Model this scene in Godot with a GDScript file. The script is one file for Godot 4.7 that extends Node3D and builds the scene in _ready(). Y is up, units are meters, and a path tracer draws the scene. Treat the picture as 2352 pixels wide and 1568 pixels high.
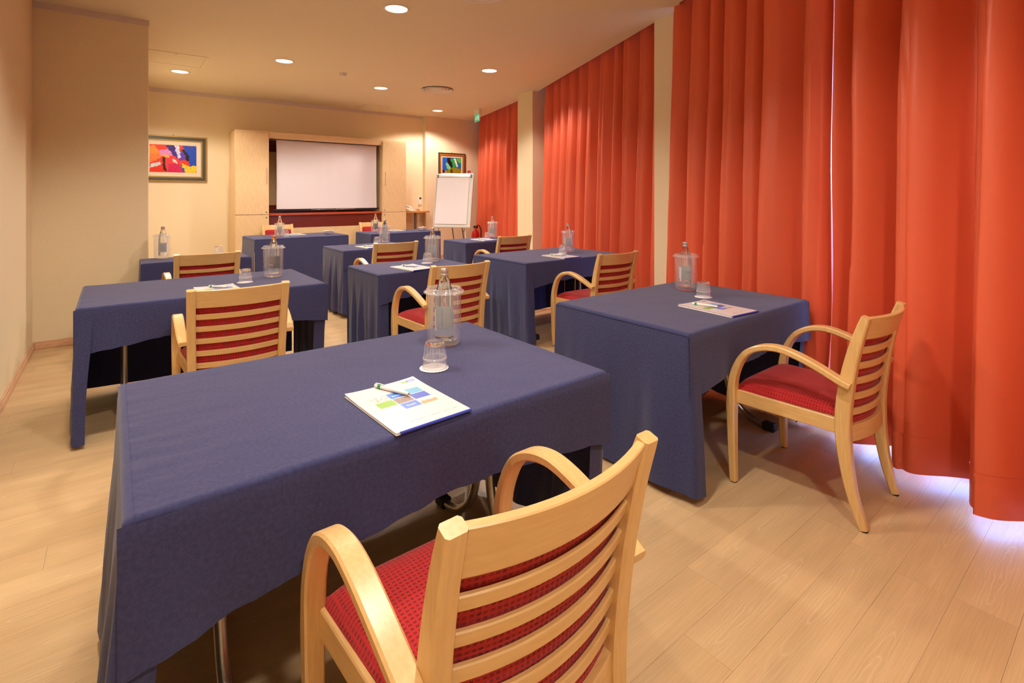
extends Node3D
# Seminar room with navy covered tables, beech armchairs and orange curtains.
# Plan coordinates: X runs along the screen wall, F runs towards the screen wall (F = -z); metres.

const CEIL := 3.04
const TOP := 0.74          # height of a cloth-covered table top
const EYE := 1.34
var taken = {}
var M = {}
var rng = RandomNumberGenerator.new()

# ---------------------------------------------------------------- helpers
func P(x, y, f) -> Vector3: return Vector3(x, y, -f)

func numbered(called: String) -> String:
	if not taken.has(called):
		taken[called] = 0
		return called
	taken[called] += 1
	return "%s_%03d" % [called, taken[called]]

func tag(o, label, category, group = "", kind = ""):
	o.set_meta("label", label)
	o.set_meta("category", category)
	if group != "": o.set_meta("group", group)
	if kind != "": o.set_meta("kind", kind)
	return o

func thing(called, label, category, at = Vector3.ZERO, turn = 0.0, group = ""):
	var o = Node3D.new()
	o.name = numbered(called)
	add_child(o)
	o.position = at
	o.rotation.y = turn
	tag(o, label, category, group)
	return o

func mesh_of(st: SurfaceTool, smooth := true) -> ArrayMesh:
	st.generate_normals()
	return st.commit()

func node(called, mesh: Mesh, mat, parent = self) -> MeshInstance3D:
	var o = MeshInstance3D.new()
	o.mesh = mesh
	o.material_override = mat
	if parent == self: o.name = numbered(called)
	else: o.name = called
	parent.add_child(o, true)
	return o

func obj(called, st: SurfaceTool, mat, parent = self) -> MeshInstance3D:
	return node(called, mesh_of(st), mat, parent)

func struct(called, st, mat, parent = self):
	var o = obj(called, st, mat, parent)
	if parent == self: o.set_meta("kind", "structure")
	return o

func dup(o, at: Vector3, turn: float, label: String, group := ""):
	var c = o.duplicate()
	c.name = numbered(String(o.get_meta("base_name")))
	add_child(c)
	c.position = at
	c.rotation = Vector3(0, turn, 0)
	c.set_meta("label", label)
	if group != "": c.set_meta("group", group)
	return c

func mb() -> SurfaceTool:
	var st = SurfaceTool.new()
	st.begin(Mesh.PRIMITIVE_TRIANGLES)
	return st

# quad a b c d clockwise seen from its front
func quad(st, a, b, c, d, ua = Vector2(0, 0), ub = Vector2(1, 0), uc = Vector2(1, 1), ud = Vector2(0, 1)):
	for k in [[a, ua], [b, ub], [c, uc], [a, ua], [c, uc], [d, ud]]:
		st.set_uv(k[1]); st.add_vertex(k[0])

func tri(st, a, b, c):
	for k in [a, b, c]:
		st.set_uv(Vector2.ZERO); st.add_vertex(k)

# chamfered box; xf places it, size full extents, c the chamfer
func box(st: SurfaceTool, at: Vector3, size: Vector3, c := 0.003, basis := Basis.IDENTITY):
	st.set_smooth_group(-1)
	var h = size * 0.5
	c = minf(c, minf(h.x, minf(h.y, h.z)) * 0.9)
	var face = {}
	for ax in 3:
		for sg in [-1.0, 1.0]:
			var u = (ax + 1) % 3
			var v = (ax + 2) % 3
			var pts = []
			for k in [[-1, -1], [1, -1], [1, 1], [-1, 1]]:
				var p = Vector3.ZERO
				p[ax] = sg * h[ax]
				p[u] = k[0] * (h[u] - c)
				p[v] = k[1] * (h[v] - c)
				pts.append(at + basis * p)
				face[[ax, sg, k[0], k[1]]] = at + basis * p
			var uvs = []
			for k in [[0, 0], [1, 0], [1, 1], [0, 1]]: uvs.append(Vector2(k[0], 1 - k[1]))
			if sg > 0: quad(st, pts[0], pts[3], pts[2], pts[1], uvs[0], uvs[3], uvs[2], uvs[1])
			else: quad(st, pts[0], pts[1], pts[2], pts[3], uvs[0], uvs[1], uvs[2], uvs[3])
	if c <= 0.0: return
	for ax in 3:                                   # edge chamfers along axis ax
		var u = (ax + 1) % 3
		var v = (ax + 2) % 3
		for su in [-1.0, 1.0]:
			for sv in [-1.0, 1.0]:
				var q = []
				for e in [-1.0, 1.0]:
					var p1 = Vector3.ZERO
					p1[ax] = e * (h[ax] - c); p1[u] = su * h[u]; p1[v] = sv * (h[v] - c)
					var p2 = Vector3.ZERO
					p2[ax] = e * (h[ax] - c); p2[u] = su * (h[u] - c); p2[v] = sv * h[v]
					q.append([at + basis * p1, at + basis * p2])
				if su * sv > 0: quad(st, q[0][0], q[0][1], q[1][1], q[1][0])
				else: quad(st, q[0][0], q[1][0], q[1][1], q[0][1])
	for sx in [-1.0, 1.0]:
		for sy in [-1.0, 1.0]:
			for sz in [-1.0, 1.0]:
				var a = at + basis * Vector3(sx * h.x, sy * (h.y - c), sz * (h.z - c))
				var b = at + basis * Vector3(sx * (h.x - c), sy * h.y, sz * (h.z - c))
				var d = at + basis * Vector3(sx * (h.x - c), sy * (h.y - c), sz * h.z)
				if sx * sy * sz > 0: tri(st, a, d, b)
				else: tri(st, a, b, d)

func boxm(size: Vector3, c := 0.003, at := Vector3.ZERO) -> SurfaceTool:
	var st = mb()
	box(st, at, size, c)
	return st

# box between plan corners (X0,F0)-(X1,F1) and heights
func pbox(st, x0, x1, y0, y1, f0, f1, c := 0.003):
	box(st, P((x0 + x1) / 2.0, (y0 + y1) / 2.0, (f0 + f1) / 2.0), Vector3(absf(x1 - x0), absf(y1 - y0), absf(f1 - f0)), c)

# wall slab between two plan points, thickness t to the right-hand side seen walking from a to b (negative: left)
func slab(st, a: Vector2, b: Vector2, y0, y1, t, c := 0.0):
	var d = (b - a)
	var n = Vector2(d.y, -d.x).normalized() * t
	var mid = (a + b) / 2.0 + n / 2.0
	var yaw = atan2(d.y, d.x)
	box(st, P(mid.x, (y0 + y1) / 2.0, mid.y), Vector3(d.length(), y1 - y0, absf(t)), c, Basis(Vector3.UP, yaw))

# surface from a function of (i, j) -> Vector3 over (nu+1)*(nv+1) points
func grid(st: SurfaceTool, fn: Callable, nu: int, nv: int, flip := false, uvs := Vector2.ONE, wrap := false):
	st.set_smooth_group(0)
	var pts = []
	for j in nv + 1:
		var row = []
		for i in nu + 1:
			row.append(fn.call(float(i) / nu, float(j) / nv))
		if wrap: row[nu] = row[0]
		pts.append(row)
	for j in nv:
		for i in nu:
			var a: Vector3 = pts[j][i]
			var b: Vector3 = pts[j][i + 1]
			var c: Vector3 = pts[j + 1][i + 1]
			var d: Vector3 = pts[j + 1][i]
			var ua = Vector2(float(i) / nu, float(j) / nv) * uvs
			var ub = Vector2(float(i + 1) / nu, float(j) / nv) * uvs
			var uc = Vector2(float(i + 1) / nu, float(j + 1) / nv) * uvs
			var ud = Vector2(float(i) / nu, float(j + 1) / nv) * uvs
			var l = [[a, ua], [b, ub], [c, uc], [a, ua], [c, uc], [d, ud]]
			if flip: l = [[a, ua], [c, uc], [b, ub], [a, ua], [d, ud], [c, uc]]
			for k in l:
				st.set_uv(k[1]); st.add_vertex(k[0])

# profile of (r, y) from bottom axis round the outside to the top; outward normals
func lathe(st: SurfaceTool, prof: Array, segs := 32, at := Vector3.ZERO, shape = null, a0 := 0.0, a1 := TAU):
	st.set_smooth_group(0)
	var full = absf(a1 - a0 - TAU) < 1e-4
	for k in prof.size() - 1:
		for i in segs:
			var q = []
			for e in [[i, k], [i + 1, k], [i + 1, k + 1], [i, k + 1]]:
				var n: int = e[0] % segs if full else e[0]
				var ang: float = a0 + (a1 - a0) * n / segs
				var p: Vector2 = prof[e[1]]
				var r: float = p.x
				if shape != null: r = shape.call(p, ang)
				q.append([at + Vector3(r * cos(ang), p.y, r * sin(ang)), Vector2(float(e[0]) / segs, 1.0 - float(e[1]) / (prof.size() - 1))])
			var v = [q[0], q[1], q[2], q[3]]
			if v[0][0].distance_to(v[1][0]) > 1e-6 :
				for m in [v[0], v[1], v[2]]:
					st.set_uv(m[1]); st.add_vertex(m[0])
			if v[2][0].distance_to(v[3][0]) > 1e-6 :
				for m in [v[0], v[2], v[3]]:
					st.set_uv(m[1]); st.add_vertex(m[0])

func tube(st: SurfaceTool, pts: Array, radius, segs := 10, caps := true):
	st.set_smooth_group(0)
	var rings = []
	var prev = Vector3.ZERO
	for i in pts.size():
		var t: Vector3 = (pts[mini(i + 1, pts.size() - 1)] - pts[maxi(i - 1, 0)]).normalized()
		var side: Vector3
		if prev == Vector3.ZERO:
			side = t.cross(Vector3.UP if absf(t.y) < 0.9 else Vector3.RIGHT).normalized()
		else:
			side = (prev - t * prev.dot(t)).normalized()
		prev = side
		var up = t.cross(side).normalized()
		var r: float = radius[i] if radius is Array else radius
		var ring = []
		for k in segs:
			var a = TAU * k / segs
			ring.append(pts[i] + side * cos(a) * r + up * sin(a) * r)
		rings.append(ring)
	for i in pts.size() - 1:
		for k in segs:
			var k2 = (k + 1) % segs
			quad(st, rings[i][k], rings[i + 1][k], rings[i + 1][k2], rings[i][k2])
	if caps:
		st.set_smooth_group(-1)
		for k in range(1, segs - 1):
			tri(st, rings[0][0], rings[0][k], rings[0][k + 1])
			var e: Array = rings[-1]
			tri(st, e[0], e[k + 1], e[k])

func bend(pts: Array, steps := 6) -> Array:           # Catmull-Rom through the points
	var out = []
	for i in pts.size() - 1:
		var p0: Vector3 = pts[maxi(i - 1, 0)]
		var p1: Vector3 = pts[i]
		var p2: Vector3 = pts[i + 1]
		var p3: Vector3 = pts[mini(i + 2, pts.size() - 1)]
		for k in steps:
			var t = float(k) / steps
			out.append(0.5 * ((2.0 * p1) + (p2 - p0) * t + (2.0 * p0 - 5.0 * p1 + 4.0 * p2 - p3) * t * t + (3.0 * p1 - p0 - 3.0 * p2 + p3) * t * t * t))
	out.append(pts[-1])
	return out

# bar of chamfered rectangular section swept along points; side: direction of the width w, t thickness
func bar(st: SurfaceTool, pts: Array, side: Vector3, w: Array, t: Array, c := 0.004):
	st.set_smooth_group(-1)
	var rings = []
	var n = pts.size()
	for i in n:
		var d: Vector3 = (pts[mini(i + 1, n - 1)] - pts[maxi(i - 1, 0)]).normalized()
		var s = (side - d * side.dot(d)).normalized()
		var u = d.cross(s).normalized()
		var f = float(i) / (n - 1)
		var hw: float = lerpf_list(w, f) / 2.0
		var ht: float = lerpf_list(t, f) / 2.0
		var cc = minf(c, minf(hw, ht) * 0.8)
		var ring = []
		for e in [[-hw + cc, -ht], [hw - cc, -ht], [hw, -ht + cc], [hw, ht - cc], [hw - cc, ht], [-hw + cc, ht], [-hw, ht - cc], [-hw, -ht + cc]]:
			ring.append(pts[i] + s * e[0] + u * e[1])
		rings.append(ring)
	var L = 0.0
	for i in n - 1:
		for k in 8:
			var k2 = (k + 1) % 8
			st.set_smooth_group(k + 1)
			quad(st, rings[i][k], rings[i][k2], rings[i + 1][k2], rings[i + 1][k])
	st.set_smooth_group(-1)
	for k in range(1, 7):
		tri(st, rings[0][0], rings[0][k + 1], rings[0][k])
		var e: Array = rings[-1]
		tri(st, e[0], e[k], e[k + 1])

func lerpf_list(l: Array, f: float) -> float:
	if l.size() == 1: return l[0]
	var x = f * (l.size() - 1)
	var i = mini(int(x), l.size() - 2)
	return lerpf(l[i], l[i + 1], x - i)

# ---------------------------------------------------------------- materials
func mat(c: Color, rough := 0.6, metal := 0.0) -> StandardMaterial3D:
	var m = StandardMaterial3D.new()
	m.albedo_color = c
	m.roughness = rough
	m.metallic = metal
	return m

func rgb(r, g, b) -> Color: return Color(r / 255.0, g / 255.0, b / 255.0)

func noise(freq: float, seed_ := 1, oct := 4) -> FastNoiseLite:
	var n = FastNoiseLite.new()
	n.noise_type = FastNoiseLite.TYPE_SIMPLEX_SMOOTH
	n.frequency = freq
	n.seed = seed_
	n.fractal_octaves = oct
	return n

func ntex(freq: float, c0: Color, c1: Color, seed_ := 1, oct := 4, size := 512) -> NoiseTexture2D:
	var t = NoiseTexture2D.new()
	t.width = size; t.height = size
	t.seamless = true
	t.noise = noise(freq, seed_, oct)
	var g = Gradient.new()
	g.set_color(0, c0); g.set_color(1, c1)
	t.color_ramp = g
	return t

func wood(c0: Color, c1: Color, scale: Vector3, rough := 0.35, seed_ := 3) -> StandardMaterial3D:
	var m = mat(Color.WHITE, rough)
	m.albedo_texture = ntex(0.02, c0, c1, seed_, 5)
	m.uv1_triplanar = true
	m.uv1_scale = scale
	m.clearcoat_enabled = true
	m.clearcoat = 0.25
	m.clearcoat_roughness = 0.25
	return m

func tex(img: Image) -> ImageTexture: return ImageTexture.create_from_image(img)

func weave_image(kind: int) -> Image:               # waffle cloth of the chairs: 0 colour, 1 height
	var im = Image.create(64, 64, false, Image.FORMAT_RGB8)
	for y in 64:
		for x in 64:
			var u = fposmod(x / 16.0, 1.0)
			var v = fposmod(y / 16.0, 1.0)
			var pit = clampf((0.34 - maxf(absf(u - 0.5), absf(v - 0.5) * 1.25)) * 9.0, 0.0, 1.0)
			if kind == 0:
				im.set_pixel(x, y, rgb(182, 27, 29).lerp(rgb(118, 8, 13), pit))
			else:
				im.set_pixel(x, y, Color.WHITE * (1.0 - pit * 0.9))
	return im

func floor_atlas() -> Image:
	# four planks one above the other: limed oak print with straight grain and cathedral figures
	var w = 1024
	var h = 176
	var im = Image.create(w, h * 4, false, Image.FORMAT_RGB8)
	var n1 = noise(0.006, 11, 3)
	var n2 = noise(0.05, 12, 3)
	var n3 = noise(0.012, 13, 2)
	var base = [rgb(206, 175, 131), rgb(203, 171, 126), rgb(208, 177, 133), rgb(204, 173, 129)]
	for k in 4:
		for y in h:
			for x in w:
				var wob = n1.get_noise_2d(x * 0.6, y * 2.0 + k * 900.0) * 8.0
				var yy = y - h * (0.5 + 0.12 * sin(k * 2.1)) + wob
				var fig = 0.0
				var xc = 300.0 + 170.0 * k
				var g: float
				if k % 2 == 0:                        # cathedral arches
					var dx = (x - xc) / 10.0
					var r = sqrt(yy * yy + dx * dx * 0.35 + 30.0) + n3.get_noise_2d(x * 0.5, y * 1.0) * 4.0
					g = fposmod(r / 9.5, 1.0)
					fig = clampf(1.0 - absf(dx) / 75.0, 0.0, 1.0) * clampf(1.3 - absf(yy) / 46.0, 0.0, 1.0)
				else:
					g = fposmod((yy + n3.get_noise_2d(x * 0.25, y) * 5.0) / 11.0, 1.0)
					fig = 0.18
				var line = pow(1.0 - absf(g - 0.5) * 2.0, 6.0)
				var fine = n2.get_noise_2d(x * 0.05, y * 4.0 + k * 300.0)
				var tone = n1.get_noise_2d(x * 0.25 + 500.0, y * 1.2 + k * 70.0)
				var c: Color = base[k]
				c = c * (1.0 + 0.055 * fine + 0.05 * tone)
				c = c.lerp(rgb(233, 212, 176), clampf(line * fig * 0.75, 0.0, 1.0))
				im.set_pixel(x, k * h + y, c)
	return im

func poly_has(pts: Array, p: Vector2) -> bool:
	return Geometry2D.is_point_in_polygon(p, PackedVector2Array(pts))

func paint(w: int, h: int, ground: Color, shapes: Array, seed_: int) -> Image:
	var im = Image.create(w, h, false, Image.FORMAT_RGB8)
	var n = noise(0.035, seed_, 3)
	var s = noise(0.09, seed_ + 5, 2)
	for y in h:
		for x in w:
			var p = Vector2(float(x) / w, float(y) / h)
			p += Vector2(n.get_noise_2d(x, y), n.get_noise_2d(x + 700, y)) * 0.03
			var c = ground
			for sh in shapes:
				if poly_has(sh[1], p): c = sh[0]
			c = c * (1.0 + 0.22 * s.get_noise_2d(x * 0.5 + y * 0.3, y * 1.4 - x * 0.5))
			im.set_pixel(x, y, c)
	return im

func V2(l: Array) -> Array:
	var o = []
	for k in range(0, l.size(), 2): o.append(Vector2(l[k], l[k + 1]))
	return o

func pad_image() -> Image:
	# cover of the notepad: 230 x 320 mm
	var w = 460
	var h = 640
	var im = Image.create(w, h, false, Image.FORMAT_RGB8)
	im.fill(rgb(214, 207, 206))
	var n = noise(0.06, 5, 4)
	var m = noise(0.15, 6, 3)
	# logo: green half with a script mark, blue half with two lines of lettering
	im.fill_rect(Rect2i(352, 30, 38, 30), rgb(96, 160, 52))
	im.fill_rect(Rect2i(390, 30, 50, 30), rgb(66, 92, 186))
	for k in 18:
		im.fill_rect(Rect2i(361 + k / 9, 36 + k, 3, 2), Color.WHITE)
		im.fill_rect(Rect2i(376 + k / 9, 36 + k, 3, 2), Color.WHITE)
	im.fill_rect(Rect2i(356, 44, 28, 2), Color.WHITE)
	im.fill_rect(Rect2i(364, 34, 6, 2), Color.WHITE)
	im.fill_rect(Rect2i(379, 34, 6, 2), Color.WHITE)
	for k in 10:
		im.fill_rect(Rect2i(394 + k * 4, 36, 3, 5), rgb(214, 222, 244))
		im.fill_rect(Rect2i(394 + k * 4, 47, 3, 7), rgb(214, 222, 244))
	# three by three picture tiles
	var tile = Vector2i(102, 80)
	var kinds = [["photo", "simply", "water"], ["green", "lights", "blue"], ["bath", "fresh", "sand"]]
	for r in 3:
		for q in 3:
			var x0 = 76 + q * 109
			var y0 = 158 + r * 87
			for y in tile.y:
				for x in tile.x:
					var c = rgb(66, 92, 190)
					var a = n.get_noise_2d(x + x0, y + y0)
					var b = m.get_noise_2d(x + x0, y + y0)
					match kinds[r][q]:
						"water": c = rgb(70, 150, 196).lerp(rgb(150, 206, 226), clampf(0.35 + b, 0, 1))
						"simply": c = rgb(34, 108, 200)
						"blue": c = rgb(70, 92, 194)
						"photo": c = rgb(222, 214, 206).lerp(rgb(184, 122, 96), clampf(a * 2.2, 0, 1))
						"lights": c = rgb(92, 76, 86).lerp(rgb(226, 196, 156), clampf(b * 2.4, 0, 1))
						"sand": c = rgb(190, 206, 220) if y < tile.y / 2.0 + a * 24.0 else rgb(200, 154, 98)
						"green": c = rgb(128, 174, 38)
						"fresh": c = rgb(88, 124, 208)
						"bath": c = rgb(222, 226, 230).lerp(rgb(140, 160, 184), clampf(a * 2.0, 0, 1))
					im.set_pixel(x0 + x, y0 + y, c)
	return im

func label_image(dark: bool) -> Image:
	var w = 256
	var h = 128
	var im = Image.create(w, h, false, Image.FORMAT_RGB8)
	if dark:
		im.fill(rgb(34, 26, 24))
		im.fill_rect(Rect2i(70, 0, 40, h), rgb(120, 40, 24))
		im.fill_rect(Rect2i(0, 0, 60, h), rgb(190, 176, 140))
		im.fill_rect(Rect2i(76, 84, 26, 14), rgb(220, 140, 40))
		for k in 14: im.fill_rect(Rect2i(140, 8 + k * 8, 60 + (k * 37) % 40, 2), rgb(190, 120, 60))
	else:
		im.fill(rgb(222, 222, 224))
		im.fill_rect(Rect2i(20, 10, 3, 108), rgb(170, 170, 186))
		im.fill_rect(Rect2i(132, 10, 3, 108), rgb(170, 170, 186))
		for k in 12: im.fill_rect(Rect2i(32, 18 + k * 8, 60 + (k * 37) % 30, 2), rgb(128, 128, 148))
		im.fill_rect(Rect2i(24, 108, 46, 14), rgb(58, 118, 178))
		im.fill_rect(Rect2i(160, 40, 70, 40), rgb(206, 210, 220))
		im.fill_rect(Rect2i(176, 52, 34, 4), rgb(96, 112, 150))
	return im

func exit_image() -> Image:
	var im = Image.create(192, 112, false, Image.FORMAT_RGB8)
	im.fill(rgb(12, 168, 116))
	var W = Color.WHITE
	im.fill_rect(Rect2i(100, 22, 26, 74), W)                  # doorway
	im.fill_rect(Rect2i(106, 30, 14, 66), rgb(12, 168, 116))
	for y in 16:
		for x in 16:
			if Vector2(x - 7.5, y - 7.5).length() < 7.5: im.set_pixel(52 + x, 18 + y, W)
	for k in 30: im.fill_rect(Rect2i(52 - k / 5, 34 + k, 14, 2), W)      # running figure
	for k in 24:
		im.fill_rect(Rect2i(46 - k, 62 + k, 8, 4), W)
		im.fill_rect(Rect2i(54 + k / 2, 62 + k, 8, 4), W)
		im.fill_rect(Rect2i(60 + k, 40 + k / 3, 6, 5), W)
		im.fill_rect(Rect2i(50 - k, 42 + k / 2, 6, 5), W)
	im.fill_rect(Rect2i(140, 20, 30, 74), rgb(206, 240, 230))   # lamp glow painted in at the end of the pane
	return im

func materials():
	M.wall = mat(rgb(238, 221, 184), 0.85)
	M.wall.albedo_texture = ntex(0.05, Color(0.97, 0.97, 0.97), Color(1, 1, 1), 21, 4)
	M.wall.uv1_triplanar = true
	M.wall.uv1_scale = Vector3(2, 2, 2)
	M.wall.heightmap_enabled = true
	M.wall.heightmap_texture = ntex(0.15, Color.BLACK, Color.WHITE, 22, 3)
	M.wall.heightmap_scale = 0.05
	M.ceiling = mat(rgb(230, 218, 186), 0.9)
	M.trim = mat(rgb(214, 198, 190), 0.6)
	M.base = wood(rgb(206, 158, 120), rgb(222, 178, 140), Vector3(1.2, 8, 1.2), 0.45, 31)
	# beech of the chairs, grain running up, across or to the front
	var b0 = rgb(212, 170, 108)
	var b1 = rgb(228, 190, 130)
	M.beech_y = wood(b0, b1, Vector3(7, 0.7, 7), 0.38, 3)
	M.beech_x = wood(b0, b1, Vector3(0.7, 7, 7), 0.38, 4)
	M.beech_z = wood(b0, b1, Vector3(7, 7, 0.9), 0.32, 5)
	M.red = mat(Color.WHITE, 0.9)
	M.red.albedo_texture = tex(weave_image(0))
	M.red.uv1_triplanar = true
	M.red.uv1_scale = Vector3(22, 22, 22)
	M.red.heightmap_enabled = true
	M.red.heightmap_texture = tex(weave_image(1))
	M.red.heightmap_scale = 0.12
	M.red.rim_enabled = true
	M.red.rim = 0.25
	M.red.rim_tint = 0.8
	M.rubber = mat(rgb(24, 22, 22), 0.7)
	# navy brushed table cloth
	M.cloth = mat(Color.WHITE, 0.95)
	M.cloth.albedo_texture = ntex(0.09, rgb(53, 56, 93), rgb(70, 74, 114), 41, 5)
	M.cloth.uv1_triplanar = true
	M.cloth.uv1_scale = Vector3(1.6, 1.6, 1.6)
	M.cloth.heightmap_enabled = true
	M.cloth.heightmap_texture = ntex(0.25, Color.BLACK, Color.WHITE, 42, 3)
	M.cloth.heightmap_scale = 0.05
	M.cloth.rim_enabled = true
	M.cloth.rim = 0.45
	M.cloth.rim_tint = 0.7
	M.cloth.metallic_specular = 0.2
	M.curtain = mat(rgb(220, 96, 63), 0.40)
	M.curtain.heightmap_enabled = true
	M.curtain.heightmap_texture = ntex(0.3, Color.BLACK, Color.WHITE, 51, 2)
	M.curtain.heightmap_scale = 0.01
	M.curtain.uv1_triplanar = true
	M.curtain.uv1_scale = Vector3(4, 4, 4)
	M.curtain.backlight_enabled = true
	M.curtain.backlight = Color(0.05, 0.008, 0.004)
	M.maple_y = wood(rgb(222, 190, 140), rgb(236, 208, 162), Vector3(5, 0.5, 5), 0.42, 61)
	M.maple_x = wood(rgb(222, 190, 140), rgb(236, 208, 162), Vector3(0.5, 5, 5), 0.42, 62)
	M.mahogany = wood(rgb(92, 28, 16), rgb(122, 42, 24), Vector3(0.6, 9, 9), 0.3, 63)
	M.cherry = wood(rgb(168, 66, 38), rgb(188, 82, 48), Vector3(0.6, 9, 9), 0.3, 64)
	M.shelf = wood(rgb(196, 132, 74), rgb(214, 152, 90), Vector3(0.8, 8, 8), 0.35, 65)
	M.steel = mat(rgb(178, 172, 162), 0.32, 0.9)
	M.chrome = mat(rgb(214, 212, 208), 0.15, 1.0)
	M.greysteel = mat(rgb(120, 118, 116), 0.4, 0.7)
	M.black = mat(rgb(20, 20, 22), 0.5)
	M.white = mat(rgb(238, 236, 232), 0.4)
	M.paper = mat(rgb(240, 236, 240), 0.8)
	M.screen = mat(rgb(226, 218, 222), 0.8)
	M.alu = mat(rgb(206, 204, 198), 0.35, 0.5)
	M.board = mat(rgb(228, 226, 220), 0.3)
	M.tabletop = mat(rgb(196, 190, 176), 0.5)
	M.legpanel = mat(rgb(176, 164, 142), 0.5)
	M.acrylic = mat(Color(0.93, 0.95, 0.97, 0.09), 0.03)
	M.acrylic.transparency = BaseMaterial3D.TRANSPARENCY_ALPHA
	M.acrylic.metallic_specular = 0.7
	M.glass = mat(Color(0.96, 0.97, 0.98, 0.05), 0.02)
	M.glass.metallic_specular = 0.8
	M.glass.transparency = BaseMaterial3D.TRANSPARENCY_ALPHA
	M.milky = mat(Color(0.95, 0.96, 0.98, 0.15), 0.03)  # whitish see-through; brightens cooler rims and glass edges in place of refraction
	M.milky.transparency = BaseMaterial3D.TRANSPARENCY_ALPHA
	M.milky.metallic_specular = 0.8
	M.solid = mat(Color(1, 1, 1, 0.0), 0.0)
	M.solid.refraction_enabled = true
	M.solid.refraction_scale = 0.04
	M.solid.transparency = BaseMaterial3D.TRANSPARENCY_ALPHA
	M.water = mat(Color(0.97, 0.99, 0.98, 0.0), 0.0)
	M.water.refraction_enabled = true
	M.water.refraction_scale = 0.033
	M.water.transparency = BaseMaterial3D.TRANSPARENCY_ALPHA
	M.pane = mat(Color(0.95, 0.98, 1.0, 0.04), 0.0)
	M.pane.transparency = BaseMaterial3D.TRANSPARENCY_ALPHA
	M.silver = mat(rgb(200, 190, 186), 0.3, 0.8)
	M.copper = mat(rgb(214, 152, 104), 0.35, 0.7)
	M.label_white = mat(Color.WHITE, 0.6)
	M.label_white.albedo_texture = tex(label_image(false))
	M.label_dark = mat(Color.WHITE, 0.6)
	M.label_dark.albedo_texture = tex(label_image(true))
	M.pad = mat(Color.WHITE, 0.35)
	M.pad.albedo_texture = tex(pad_image())
	M.blue = mat(rgb(48, 66, 178), 0.3)
	M.green = mat(rgb(18, 150, 84), 0.3)
	M.ink = mat(rgb(120, 118, 128), 0.6)
	M.print = mat(rgb(245, 246, 250), 0.5)
	M.ceramic = mat(rgb(244, 240, 234), 0.4)
	M.floor = mat(Color.WHITE, 0.42)
	M.floor.albedo_texture = tex(floor_atlas())
	M.subfloor = mat(rgb(96, 72, 48), 0.9)
	M.lens = mat(rgb(255, 246, 228), 0.4)
	M.lens.emission_enabled = true
	M.lens.emission = rgb(255, 236, 200)
	M.lens.emission_energy_multiplier = 3.0
	M.fitting = mat(rgb(232, 226, 212), 0.4)
	M.gold = mat(rgb(176, 148, 84), 0.4, 0.6)
	M.darkframe = mat(rgb(112, 118, 114), 0.25, 0.7)
	M.orangewood = wood(rgb(150, 86, 34), rgb(182, 110, 48), Vector3(4, 4, 4), 0.35, 66)
	M.darkwood = mat(rgb(46, 40, 34), 0.4)
	M.linen = mat(rgb(226, 214, 186), 0.8)
	M.firered = mat(rgb(196, 24, 22), 0.3)
	M.yellow = mat(rgb(226, 190, 40), 0.5)
	M.cream = mat(rgb(226, 216, 196), 0.5)
	M.outside = mat(rgb(176, 178, 180), 0.9)

# ---------------------------------------------------------------- setting
const LAMPS := [[2.02, 4.29], [4.01, 5.63], [1.69, 6.82], [3.31, 7.59], [0.71, 8.27], [5.08, 8.91], [0.0, 2.8], [0.95, 1.15], [0.3, -0.7]]
const LAMP_ENERGY := 4.3

func view_and_light():
	var cam = Camera3D.new()
	cam.name = "camera"
	cam.projection = Camera3D.PROJECTION_FRUSTUM
	cam.near = 0.05
	cam.far = 200.0
	cam.size = 0.05 * 1568.0 / 1170.0
	cam.frustum_offset = Vector2(0, -0.05 * 334.0 / 1170.0)
	cam.position = Vector3(0, EYE, 0)
	cam.rotation_degrees = Vector3(0, -38.0, 0)
	add_child(cam)
	cam.current = true
	var env = Environment.new()
	env.background_mode = Environment.BG_SKY
	var sky = Sky.new()
	var sm = ProceduralSkyMaterial.new()
	sm.sky_top_color = Color(0.42, 0.58, 0.95)
	sm.sky_horizon_color = Color(0.75, 0.84, 1.0)
	sm.ground_bottom_color = Color(0.4, 0.42, 0.45)
	sm.ground_horizon_color = Color(0.75, 0.84, 1.0)
	sm.sun_angle_max = 0.0
	sky.sky_material = sm
	env.sky = sky
	env.background_energy_multiplier = 21.0
	env.tonemap_mode = Environment.TONE_MAPPER_LINEAR
	env.tonemap_exposure = 1.07
	env.sdfgi_enabled = true
	env.ssao_enabled = true
	env.ssil_enabled = true
	var we = WorldEnvironment.new()
	we.name = "environment"
	we.environment = env
	add_child(we)

# plan lines of the ceiling lip and of the window wall (X, F)
var lip = [Vector2(2.22, -0.85), Vector2(3.93, 2.64), Vector2(4.16, 2.7), Vector2(4.16, 3.04), Vector2(5.43, 6.27), Vector2(5.43, 6.6), Vector2(5.56, 6.62), Vector2(6.44, 9.82)]

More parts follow.
